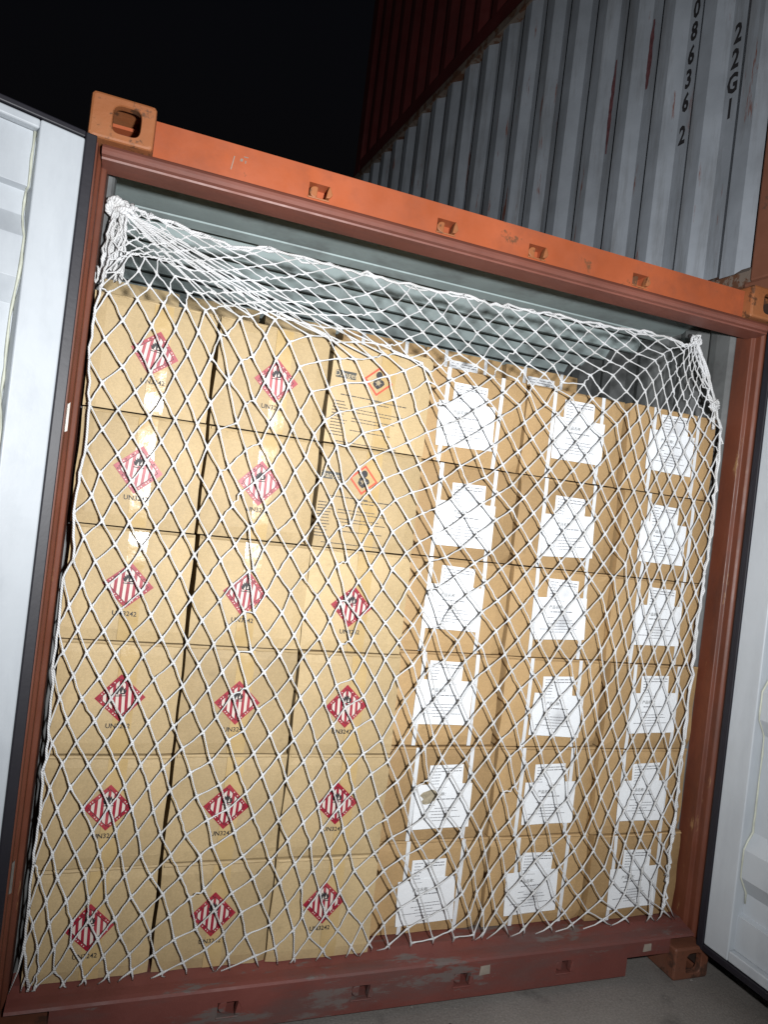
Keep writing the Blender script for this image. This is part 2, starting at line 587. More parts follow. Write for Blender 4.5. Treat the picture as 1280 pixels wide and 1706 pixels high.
# header beam: flat face, rolled lip, return to the inside
hd = MB()
HX = [0.630, 1.045, 1.378, 1.799]
face_with_pockets(hd, HX, .031, 2.506, .022, .1625, W - .1625, 2.477, 2.574, .040, .050)
hd.quad([(.1625, .040, 2.574), (W - .1625, .040, 2.574), (W - .1625, .12, 2.580), (.1625, .12, 2.580)])
lip = [(.040, 2.477), (.032, 2.470), (.022, 2.466), (.016, 2.458), (.016, 2.450), (.022, 2.442), (.034, 2.439),
       (.036, 2.434), (.112, 2.428)]
rows = [[(x, y, z) for (y, z) in lip] for x in (.038, W - .038)]
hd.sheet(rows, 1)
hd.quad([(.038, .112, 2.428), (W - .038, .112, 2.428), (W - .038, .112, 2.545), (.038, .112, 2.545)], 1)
hd.quad([(.038, .040, 2.477), (.1625, .040, 2.477), (.1625, .040, 2.4725), (.038, .040, 2.4725)])
header = hd.build("header_beam", ['orange', 'orange_shaded'], box20)

def keeper(x, z, y, parent, mt_='orange_old'):
    """worn cam keeper inside a pocket: rounded stop block and a bent lug"""
    k = MB()
    pts = []
    for i in range(9):
        a = math.pi * (0.5 + i / 8.0)
        pts.append((x - .010 + .017 * math.cos(a), z + .017 * math.sin(a)))
    pts += [(x - .004, z - .017), (x - .002, z + .015)]
    k.prism(pts, 'y', y + .006, y + .032)
    lug = [(x + .021, z - .016), (x + .033, z - .015), (x + .041, z - .004), (x + .036, z + .008), (x + .029, z + .021), (x + .024, z + .004)]
    k.prism(lug, 'y', y - .010, y + .014)
    k.prism([(x - .034, z - .025), (x + .034, z - .025), (x + .034, z - .020), (x - .034, z - .020)], 'y', y - .006, y - .0005)
    o = k.build("cam_keeper", mt_, parent)
    bevel(o, .003)
    return o
for x in HX:
    keeper(x, 2.506, .040, header)
for (x, z, w_, h_, sk_) in ((.372, 2.520, .0012, .020, .006), (.398, 2.534, .0035, .004, .001), (.410, 2.531, .0015, .004, .0), (.41, 2.545, .006, .0012, .0)):
    p = MB()
    p.prism([(x - w_, z - h_), (x + w_, z - h_), (x + w_ + sk_, z + h_), (x - w_ + sk_, z + h_)], 'y', .0392, .0398)
    p.build("scratch", 'patch', header)

# door sill
sl = MB()
SX = [0.647, 1.061, 1.416, 1.813]
face_with_pockets(sl, SX, .030, .086, .020, .30, 2.085, .022, .1405, .032, .05)
for a, b in ((.1625, .30), (2.085, 2.2755)):
    sl.quad([(a, .032, .088), (b, .032, .088), (b, .032, .1405), (a, .032, .1405)])
    sl.quad([(a, .032, .088), (b, .032, .088), (b, .13, .088), (a, .13, .088)])
for xx in (.30, 2.085):
    sl.quad([(xx, .032, .022), (xx, .12, .022), (xx, .12, .088), (xx, .032, .088)])
sl.quad([(.30, .032, .022), (2.085, .032, .022), (2.085, .12, .022), (.30, .12, .022)])
top = [(.032, .1405), (.036, .1475), (.048, .151), (.075, .155), (.112, .166), (.125, .166)]
sl.sheet([[(x, y, z) for (y, z) in top] for x in (.0505, .6, 1.2, 1.8, W - .0505)])
sl.quad([(.0505, .125, .166), (W - .0505, .125, .166), (W - .0505, .125, .10), (.0505, .125, .10)])
sill = sl.build("door_sill", 'sill', box20)
for x in SX:
    keeper(x, .086, .032, sill, 'sill')
for (x, z, w_, h_) in ((1.497, .108, .020, .016), (2.17, .118, .018, .014)):
    p = MB()
    p.prism([(x - w_, z - h_), (x + w_, z - h_ * .8), (x + w_ * .9, z + h_), (x - w_ * .8, z + h_ * .9)], 'y', .0295, .0318)
    p.build("sticker_remnant", 'patch', sill)

# walls: trapezoid corrugation
def trap(s, pitch, flat, slope, depth):
    """0 .. depth; outer flat centred on 0"""
    t = (s / pitch) % 1.0 * pitch
    a = flat / 2
    if t < a or t > pitch - a:
        return depth
    t -= a
    if t < slope:
        return depth * (1 - t / slope)
    t -= slope
    inner = pitch - flat - 2 * slope
    if t < inner:
        return 0.0
    return depth * (t - inner) / slope

def trap_stations(s0, s1, pitch, flat, slope, phase=0.0):
    out = [s0]
    k = math.floor((s0 - phase) / pitch) - 1
    offs = [flat / 2, flat / 2 + slope, pitch - flat / 2 - slope, pitch - flat / 2]
    while phase + k * pitch < s1 + pitch:
        for o_ in offs:
            s = phase + k * pitch + o_
            if s0 < s < s1:
                out.append(s)
        k += 1
    out.append(s1)
    return sorted(out)

for sx, xo in ((-1, .012), (1, W - .012)):
    mb = MB()
    st = trap_stations(.26, D - .1, .278, .072, .068)
    rows = []
    for s in st:
        dx = trap(s, .278, .072, .068, .036)
        x = xo - sx * (.036 - dx)
        rows.append([(x, s, .13), (x, s, 2.55)])
    mb.sheet(rows)
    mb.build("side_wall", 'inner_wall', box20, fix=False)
# roof: flat reinforcing plate at the door end, then cross ribs
rf = MB()
rf.sheet([[(.02, y, z), (W - .02, y, z)] for y, z in ((.112, 2.540), (.575, 2.536), (.5755, 2.552), (.588, 2.552), (.5885, 2.534), (.645, 2.526), (.66, 2.566))])
rows = []
y = .66
while y < D - .1:
    for dy, z in ((0.0001, 2.566), (.095, 2.566), (.150, 2.506), (.170, 2.506)):
        rows.append([(.02, y + dy, z), (W - .02, y + dy, z)])
    y += .20
rf.sheet(rows)
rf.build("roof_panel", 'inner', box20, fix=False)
fl = MB()
fl.box(.05, W - .05, .126, D - .05, .12, .165)
fl.build("floor_boards", 'sill', box20)
fw = MB()
fw.quad([(.01, D - .05, .1), (W - .01, D - .05, .1), (W - .01, D - .05, 2.56), (.01, D - .05, 2.56)])
fw.build("end_wall", 'inner', box20)
ot = MB()
ot.box(.02, W - .02, .13, D - .1, 2.569, 2.578)
ot.build("roof_skin", 'orange', box20)

# doors, opened: local x runs away from the hinge, local -y is the inside face
DOOR_W, DZ0, DZ1 = 1.165, .135, 2.437
PROF = [(2.412, .030), (2.278, .030), (2.272, .054)]   # panel relief: (z, depth behind the inside face)
for zc in (2.10, 1.63, 1.06, .49):
    PROF += [(zc + .11, .054), (zc + .05, .018), (zc - .05, .018), (zc - .11, .054)]
PROF += [(.302, .054), (.296, .030), (.175, .030)]

def make_door(mirror):
    """mirror = +1: local x to the right seen from inside"""
    root = MB()
    sw = .105
    y0, y1 = 0.0, .055
    root.box(0, sw, y0, y1, DZ0, DZ1)
    root.box(DOOR_W - sw, DOOR_W, y0, y1, DZ0, DZ1)
    root.box(sw, DOOR_W - sw, y0 + .001, y1, 2.413, DZ1 - .001)
    root.box(sw, DOOR_W - sw, y0 + .001, y1, DZ0 + .001, .174)
    o = root.build("container_door", 'white_paint', box20)
    bevel(o, .005, 3)
    pn = MB()
    rows = []
    for z, dpt in PROF:
        rows.append([(sw - .002, dpt - .001, z), (DOOR_W / 2, dpt - .001, z), (DOOR_W - sw + .002, dpt - .001, z)])
    pn.sheet(rows)
    p = pn.build("door_panel", 'white_paint', o, fix=False)
    s = p.modifiers.new("thick", 'SOLIDIFY')
    s.thickness = .002
    bevel(p, .006, 2, 20)
    gk = MB()
    w_ = .026
    gk.prism([(-w_, -.008), (.001, -.004), (.001, .030), (-w_, .022)], 'z', DZ0 - w_, DZ1 + w_ * .6)
    gk.prism([(DOOR_W - .001, -.004), (DOOR_W + w_, -.008), (DOOR_W + w_, .022), (DOOR_W - .001, .030)], 'z', DZ0 - w_, DZ1 + w_ * .6)
    for za, zb in ((DZ0 - w_, DZ0 - .0005), (DZ1 + .0005, DZ1 + w_ * .6)):
        gk.box(.0015, DOOR_W - .0015, -.006, .026, za, zb)
    bevel(gk.build("door_gasket", 'gasket', o), .003)
    sm_ = MB()
    pts = []
    for i in range(len(PROF) - 3):
        (za, da), (zb, db) = PROF[i], PROF[i + 1]
        n = max(2, int(abs(za - zb) / .03))
        for k in range(n):
            t = k / n
            pts.append((sw + .004 + rng.uniform(-.001, .0015), da + (db - da) * t - .004, za + (zb - za) * t))
    sm_.tube(pts, [.0034 + rng.uniform(-.0010, .0014) for _ in pts], 6)
    sm_.build("sealant_bead", 'sealant', o, smooth=True)
    return o

# left door swung wide (local +x towards the free edge)
ld = make_door(1)
ang = math.atan2(-.375, -.927)
# x axis -> (-.927,-.375); inside face normal must be (.375,-.927) = -local y
ld.matrix_world = Matrix(((-.927, -.375, 0, .004), (-.375, .927, 0, -.052), (0, 0, 1, 0), (0, 0, 0, 1)))
ld["label"] = "white inner face of the left door, swung wide open"
rd = make_door(-1)
# right door at a right angle: x axis -> (.055,-.998), -y axis -> (-.998,-.055)
rd.matrix_world = Matrix(((.055, .998, 0, 2.395), (-.998, .055, 0, -.006), (0, 0, 1, 0), (0, 0, 0, 1)))
rd["label"] = "greyish white inner face of the right door, seen at a slant"

# hinge straps between left post and door
for z in (.35, .95, 1.55, 2.15):
    for (x, yy) in ((-.012, .02), (W + .012, .02)):
        mb = MB()
        mb.tube([(x, yy, z - .06), (x, yy, z + .06)], .012, 10)
        mb.build("hinge_pin", 'post', box20, smooth=False)

# ------------------------------------------------------------------ stacked containers behind, slightly askew
SK = math.radians(-5.0)
dv = Vector((math.sin(SK), math.cos(SK), 0))
nv_ = Vector((math.cos(SK), -math.sin(SK), 0))
S0, S1 = -.04, 5.36
PITCH, FLAT, SLOPE, DEP = .265, .074, .058, .050

def stacked(name, z0, wall, rail, post, label, shift=0.0):
    e = bpy.data.objects.new(name, None)
    COL.objects.link(e)
    tag(e, label, "container")
    o0 = Vector((2.5 + shift, .13, 0))
    e.matrix_world = Matrix(((nv_.x, dv.x, 0, o0.x), (nv_.y, dv.y, 0, o0.y), (0, 0, 1, z0), (0, 0, 0, 1)))
    # local: x = away from us across the width, y = along the length, z = up
    hh = 2.585
    phase = .366 + PITCH / 2
    mb = MB()
    rows = []
    for s in trap_stations(S0 + .15, S1 - .15, PITCH, FLAT, SLOPE, phase):
        x = .012 + DEP - trap(s - phase, PITCH, FLAT, SLOPE, DEP)
        rows.append([(x, s, .17), (x, s, 1.3), (x, s, hh - .05)])
    mb.sheet(rows)
    mb.build("side_wall", wall, e, fix=False)
    mb = MB()
    mb.prism([(.006, 0.02), (.05, .02), (.05, .19), (.030, .19), (.006, .165)], 'y', S0 + .16, S1 - .16)
    mb.build("bottom_rail", rail, e)
    mb = MB()
    mb.box(.0, .06, S0 + .16, S1 - .16, hh - .075, hh - .01)
    mb.build("top_rail", rail, e)
    for a, b in ((S0, S0 + .16), (S1 - .16, S1)):
        mb = MB()
        mb.box(.008, .16, a + .004, b - .004, .119, hh - .119)
        bevel(mb.build("corner_post", post, e), .01)
        for za in (0, hh - .118):
            mb = MB()
            mb.box(0, .162, a, b + .018 if a == S0 else b, za, za + .118)
            bevel(mb.build("corner_casting", post, e), .012)
    mb = MB()
    mb.box(.06, 2.40, S0 + .02, S1 - .02, .12, .17)
    mb.build("underside", rail, e)
    mb = MB()
    mb.box(.06, 2.40, S0 + .02, S1 - .02, hh - .06, hh - .045)
    mb.build("roof_skin", rail, e)
    for (a, b) in ((S0 + .05, S0 + .06), (S1 - .06, S1 - .05)):
        mb = MB()
        mb.box(.1, 2.36, a, b, .17, hh - .06)
        mb.build("end_wall", wall, e)
    mb = MB()
    mb.box(2.40, 2.42, S0 + .1, S1 - .1, .12, hh - .05)
    mb.build("side_wall", wall, e)
    return e

grey_c = stacked("shipping_container", H + .008, 'grey_paint', 'grey_rust', 'rust_post',
                 "weathered grey corrugated container marked 22G1, stacked above the open one")
red_c = stacked("shipping_container", H + .008 + 2.59, 'dark_red', 'dark_red', 'dark_red',
                "dark red container on top of the grey one, almost lost in the night", .03)
ztop = H + .008
for ch, s, z in (("0", .631, 4.195), ("8", .631, 4.083), ("6", .633, 3.967), ("3", .633, 3.851), ("6", .634, 3.735), ("2", .632, 3.574),
                 ("2", .366, 3.92), ("2", .366, 3.803), ("G", .366, 3.689), ("1", .366, 3.575)):
    me = text_mesh(ch, .125, 'ink', 'CENTER', .62, .0045)
    o = link("painted_digit", me, grey_c)
    # text faces -y; turn it to face local -x, its right pointing to local -y
    o.rotation_euler = (0, 0, R(-90))
    o.location = (.012 + DEP - .002, s, z - ztop)

# red scrape marks left on the grey wall by another box
for (s, za, zb, w_) in ((1.161, 3.72, 4.25, .022), (.896, 3.95, 4.32, .026), (1.957, 3.05, 3.55, .014)):
    mb = MB()
    pts = []
    k = 14
    for i in range(k + 1):
        t = i / k
        pts.append((.012 + DEP - .0015, s + .02 + w_ * (.35 + .65 * math.sin(math.pi * t)) * rng.uniform(.6, 1.1), za + (zb - za) * t))
    for i in range(k, -1, -1):
        t = i / k
        pts.append((.012 + DEP - .0015, s + .02 - w_ * (.2 + .4 * math.sin(math.pi * t)) * rng.uniform(.4, 1.0), za + (zb - za) * t))
    for p_ in range(k):
        mb.quad([Vector(pts[p_]) - Vector((0, 0, ztop)), Vector(pts[p_ + 1]) - Vector((0, 0, ztop)), Vector(pts[2 * k - p_]) - Vector((0, 0, ztop)), Vector(pts[2 * k + 1 - p_]) - Vector((0, 0, ztop))])
    mb.build("scrape_mark", 'scrape', grey_c, fix=False)

# grit on the yard, too small and too many to count
gb = MB()
for i in range(420):
    x, y = rng.uniform(-.6, 3.2), rng.uniform(-1.6, .25)
    r_ = rng.uniform(.002, .006) * (2.2 if rng.random() < .06 else 1)
    a0 = rng.uniform(0, 6)
    b0 = len(gb.v)
    ring_ = [(x + r_ * rng.uniform(.7, 1.2) * math.cos(a0 + k * 1.257), y + r_ * rng.uniform(.7, 1.2) * math.sin(a0 + k * 1.257), .0005) for k in range(5)]
    topv = (x + rng.uniform(-.3, .3) * r_, y + rng.uniform(-.3, .3) * r_, r_ * rng.uniform(.5, .9))
    for k in range(5):
        gb.quad([ring_[k], ring_[(k + 1) % 5], topv])
tag(gb.build("grit", 'concrete'), "small loose grit scattered over the concrete", "grit", kind="stuff")

# ------------------------------------------------------------------ cartons
def carton_mesh(w, d, h, mat, seed):
    """carton with a softly bulged front, worn corners and a flap joint along the top edge"""
    r_ = random.Random(seed)
    mb = MB()
    n = 10
    rows = []
    ph = [r_.uniform(0, 6) for _ in range(4)]
    crush = [r_.choice((0, .002, .004, .010)) for _ in range(4)]
    for i in range(n + 1):
        z = -h / 2 + h * i / n
        row = []
        for j in range(n + 1):
            x = -w / 2 + w * j / n
            u, v_ = 2 * j / n - 1, 2 * i / n - 1
            b = (1 - u ** 4) * (1 - v_ ** 4)
            y = -.0035 * b + .0016 * math.sin(3 * u + ph[0]) * math.cos(2.5 * v_ + ph[1]) + .0008 * math.sin(9 * u + ph[3]) * b
            e = max(abs(u), abs(v_))
            if e > .99:
                y += .0032 + .0014 * math.sin(7 * (u + v_) + ph[2])
                x += .0014 * math.sin(5 * v_ + ph[0]) * (abs(u) > .99)
                if abs(u) > .99 and abs(v_) > .99:
                    y += crush[(u > 0) * 2 + (v_ > 0)]
            row.append((x, y, z))
        rows.append(row)
    mb.sheet(rows)
    # sides follow the front outline
    rim = [rows[0][j] for j in range(n + 1)] + [rows[i][n] for i in range(1, n + 1)] + \
          [rows[n][j] for j in range(n - 1, -1, -1)] + [rows[i][0] for i in range(n - 1, 0, -1)]
    back = [(p[0], d, p[2]) for p in rim]
    k = len(rim)
    for i in range(k):
        j = (i + 1) % k
        mb.quad([rim[i], back[i], back[j], rim[j]])
    mb.quad(back)
    me = mb.mesh("cardboard_carton", mat, fix=False)
    bm = bmesh.new()
    bm.from_mesh(me)
    bmesh.ops.remove_doubles(bm, verts=bm.verts, dist=1e-5)
    bmesh.ops.recalc_face_normals(bm, faces=bm.faces)
    bm.to_mesh(me)
    bm.free()
    return me

WL, HL, DL = .3340, .3190, .42
WR, DR = .412, .33
left_meshes = [carton_mesh(WL, DL, HL, 'card_l', 20 + i) for i in range(4)]
right_meshes = [carton_mesh(WR, DR, HL, 'card_r', 40 + i) for i in range(4)]

# flammable-solid diamond, 100 mm
def diamond_mesh():
    mb = MB()
    r = .0675
    def dia(rr, y, mi):
        mb.quad([(0, y, -rr), (rr, y, 0), (0, y, rr), (-rr, y, 0)], mi)
    def ring(ra, rb, y, mi):
        A_ = [(0, -ra), (ra, 0), (0, ra), (-ra, 0)]
        B_ = [(0, -rb), (rb, 0), (0, rb), (-rb, 0)]
        for i in range(4):
            j = (i + 1) % 4
            mb.quad([(A_[i][0], y, A_[i][1]), (A_[j][0], y, A_[j][1]), (B_[j][0], y, B_[j][1]), (B_[i][0], y, B_[i][1])], mi)
    dia(r, 0, 0)
    ri = .0535
    nst = 13
    sw = 2 * ri / nst
    for k in range(1, nst, 2):
        x0, x1 = -ri + k * sw, -ri + (k + 1) * sw
        for a, b in ([(x0, x1)] if x0 * x1 >= 0 else [(x0, 0), (0, x1)]):
            mb.quad([(a, -.0004, -(ri - abs(a))), (b, -.0004, -(ri - abs(b))), (b, -.0004, ri - abs(b)), (a, -.0004, ri - abs(a))], 1)
    ring(ri + .0005, ri - .0015, -.0007, 2)
    # white lettering marks along the red border
    for q in range(4):
        for t in range(9):
            if (t * 5 + q * 3) % 4 == 0:
                continue
            a = .10 + .088 * t
            rr = .0605
            pts = [((rr * (1 - a)), rr * a), (-(rr * a), rr * (1 - a)), (-(rr * (1 - a)), -rr * a), (rr * a, -rr * (1 - a))][q]
            s_ = .0022
            mb.quad([(pts[0] - s_, -.0006, pts[1]), (pts[0], -.0006, pts[1] - s_), (pts[0] + s_, -.0006, pts[1]), (pts[0], -.0006, pts[1] + s_)], 1 if t % 3 else 2)
    # flame over a bar
    fl_ = [(-.011, .010), (.011, .010), (.015, .017), (.016, .024), (.012, .021), (.013, .029), (.008, .025), (.006, .034),
           (.002, .029), (-.001, .039), (-.005, .029), (-.009, .033), (-.009, .025), (-.014, .028), (-.012, .020), (-.017, .022), (-.014, .014)]
    mb.quad([(x, -.0009, z) for x, z in fl_], 2)
    for (x, z) in ((-.004, .014), (.005, .017)):
        mb.quad([(x - .003, -.0012, z - .003), (x + .003, -.0012, z - .003), (x + .001, -.0012, z + .008)], 1)
    mb.quad([(-.015, -.0009, .0045), (.015, -.0009, .0045), (.015, -.0009, .0070), (-.015, -.0009, .0070)], 2)
    return mb.mesh("hazard_diamond", ['label_red', 'label_white', 'ink'])
DIA = diamond_mesh()

def health_mesh():
    mb = MB()
    ra, rb = .0475, .0395
    A_ = [(0, -ra), (ra, 0), (0, ra), (-ra, 0)]
    B_ = [(0, -rb), (rb, 0), (0, rb), (-rb, 0)]
    for i in range(4):
        j = (i + 1) % 4
        mb.quad([(A_[i][0], 0, A_[i][1]), (A_[j][0], 0, A_[j][1]), (B_[j][0], 0, B_[j][1]), (B_[i][0], 0, B_[i][1])], 0)
    mb.quad([(.0105 * math.cos(t), 0, .019 + .0115 * math.sin(t)) for t in [2 * math.pi * i / 16 for i in range(16)]], 1)
    mb.quad([(x, 0, z) for x, z in ((-.017, -.012), (-.011, -.019), (0, -.026), (.012, -.017), (.021, -.006), (.017, .003), (.006, .008), (-.006, .008), (-.014, .004))], 1)
    for i in range(6):
        a = math.pi * i / 6
        dx, dz = math.cos(a), math.sin(a)
        L = .016 if i % 2 == 0 else .011
        mb.quad([(-dz * .0012, -.0004, dx * .0012 - .005), (dx * L, -.0004, dz * L - .005), (dz * .0012, -.0004, -dx * .0012 - .005), (-dx * L, -.0004, -dz * L - .005)], 2)
    return mb.mesh("hazard_diamond", ['print_red', 'ink', 'kraft_ink'])
GHS = health_mesh()

def words(mb, x0, x1, z, hgt, rr, y=0.0, mi=0):
    """a line of print too small to read: word-length dashes"""
    x = x0
    while x < x1 - .002:
        w_ = min(rr.uniform(.4, 1.6) * hgt * 4, x1 - x)
        mb.quad([(x, y, z - hgt / 2), (x + w_, y, z - hgt / 2), (x + w_, y, z + hgt / 2), (x, y, z + hgt / 2)], mi)
        x += w_ + hgt * rr.uniform(.5, 1.0)

def danger_mesh(seed):
    rr = random.Random(seed)
    mb = MB()
    words(mb, -.105, .035, .0, .0030, rr)
    words(mb, .0, .115, -.0035, .0030, rr)
    words(mb, -.01, .055, -.013, .0030, rr)
    for k in range(12):
        z = -.022 - k * .0095
        words(mb, -.125, -.125 + rr.uniform(.028, .055), z, .0026, rr)
        if k in (2, 3, 5, 6, 9):
            words(mb, -.06, rr.uniform(.03, .11), z + .002, .0024, rr)
    words(mb, -.10, .10, -.145, .0022, rr)
    return mb.mesh("printed_text", 'ink_grey')
DANGER = [danger_mesh(5), danger_mesh(6)]
blk = MB()
blk.quad([(-.032, 0, -.0115), (.032, 0, -.0115), (.032, 0, .0115), (-.032, 0, .0115)])
BLOCK = blk.mesh("print_block", 'danger_grey')

def sheet_mesh(w, h, seed):
    rr = random.Random(seed)
    mb = MB()
    n = 6
    front, back = [], []
    for i in range(n + 1):
        z = -h / 2 + h * i / n
        fr_, bk_ = [], []
        for j in range(n + 1):
            x = -w / 2 + w * j / n
            u, v_ = 2 * j / n - 1, 2 * i / n - 1
            lift = .0022 * max(0, -v_) ** 3 * abs(u) ** 2 + .0006 * math.sin(4 * u + seed) * math.cos(3 * v_)
            fr_.append((x, -.0012 - lift, z))
            bk_.append((x, -.0004 - lift, z))
        front.append(fr_)
        back.append(bk_)
    mb.sheet(front)
    mb.sheet(back)
    mb.quad([front[0][0], front[0][n], back[0][n], back[0][0]])
    mb.quad([front[n][0], front[n][n], back[n][n], back[n][0]])
    for j in (0, n):
        mb.quad([front[0][j], front[n][j], back[n][j], back[0][j]])
    return mb.mesh("paper_sheet", 'paper', fix=False)
BIG = [sheet_mesh(.214, .152, s) for s in (1, 2, 3)]
SMALL = [sheet_mesh(.128, .082, s) for s in (4, 5)]

def sheet_print(seed, small):
    rr = random.Random(seed)
    mb = MB()
    y = -.0034
    if small:
        words(mb, -.01, .056, .030, .0030, rr, y)
        words(mb, -.02, .056, .020, .0030, rr, y)
        for k in range(6):
            words(mb, -.055, -.055 + rr.uniform(.02, .035), .030 - k * .0105, .0024, rr, y)
        words(mb, -.055, .05, -.036, .0016, rr, y)
    else:
        words(mb, -.045, .045, .0245, .0034, rr, y)
        for k, (a, b) in enumerate(((-.055, -.03), (-.03, .05), (-.055, .06), (-.04, .03), (-.085, .07), (-.035, .02))):
            words(mb, a, b, .004 - k * .0105, .0022, rr, y)
    return mb.mesh("printed_text", 'ink_soft')
PBIG = [sheet_print(s, False) for s in (1, 2, 3)]
PSMALL = [sheet_print(s, True) for s in (4, 5)]
TITLE = text_mesh("产品名称：", .0140, 'danger_grey')
UN = text_mesh("UN3242", .0190, 'ink', 'CENTER', 1.0, .0003)
DG = text_mesh("Danger", .0245, 'kraft_ink')

tp = MB()
rows = []
for i in range(13):
    z = -HL / 2 + .002 + (HL - .004) * i / 12
    v_ = 2 * i / 12 - 1
    y = -.0035 * (1 - v_ ** 4) - .0026 + (.002 if abs(v_) > .99 else 0)
    rows.append([(-.026, y + .0006 * math.sin(i * 2.1), z), (0, y - .0004, z), (.026, y + .0006 * math.cos(i * 1.7), z)])
tp.sheet(rows)
TAPE = tp.mesh("parcel_tape", 'tape', smooth=True, fix=False)
sp_ = MB()
sp_.sheet([[(-.0072, -.0060 + (.0022 if abs(i - 3) == 3 else 0), -HL / 2 + HL * i / 6), (.0072, -.0060 + (.0022 if abs(i - 3) == 3 else 0), -HL / 2 + HL * i / 6)] for i in range(7)])
STRAP = sp_.mesh("packing_strap", 'strap', fix=False)

def flap_mesh(w, mat, seed):
    """folded flap edge: a low ragged ridge across the face just inside the joint"""
    rr = random.Random(seed)
    mb = MB()
    n = 22
    rows_ = [[], [], []]
    for j in range(n + 1):
        x = -w / 2 + .004 + (w - .008) * j / n
        q = rr.uniform(-.0006, .0006)
        rows_[0].append((x, -.0002 + q, HL / 2 - .001))
        rows_[1].append((x, -.0030 + q, HL / 2 - .0045 + rr.uniform(-.0006, .0006)))
        rows_[2].append((x, -.0012, HL / 2 - .0075 + rr.uniform(-.0012, .0012)))
    mb.sheet(rows_)
    return mb.mesh("flap_edge", mat, fix=False)
FLAP_L = [flap_mesh(WL, 'card_l', i) for i in range(3)]
FLAP_R = [flap_mesh(WR, 'card_r', 9 + i) for i in range(3)]

ORD_R = ["top", "second", "third", "fourth", "fifth", "bottom"]
COLN = ["far left column", "second column", "third column", "fourth column", "fifth column", "far right column"]
ROWH = .3236
Z0 = .1662

DPOS = {0: [(230, 1957), (223, 1625), (233, 1297), (248, 977), (251, 666), (239, 321)],
        1: [(581, 1942), (569, 1631), (563, 1299), (579, 970), (584, 656), (583, 332)],
        2: [(901, 1997), (890, 1682), (900, 1282), (920, 968), (928, 658), (923, 347)]}
PPOS = {3: [(1254, 1916), (1298, 1579), (1285, 1292), (1294, 965), (1333, 610), (1314, 282)],
        4: [(1705, 1930), (1709, 1583), (1717, 1283), (1748, 931), (1759, 611), (1726, 289)],
        5: [(2103, 1942), (2107, 1598), (2139, 1286), (2159, 953), (2156, 618), (2155, 289)]}
XL = [(.226, .246), (.571, .591), (.913, .929)]
XR = [(1.272, 1.328), (1.696, 1.752), (2.115, 2.172)]
YL = [.100, .102, .097]
YR = [.172, .165, .142]

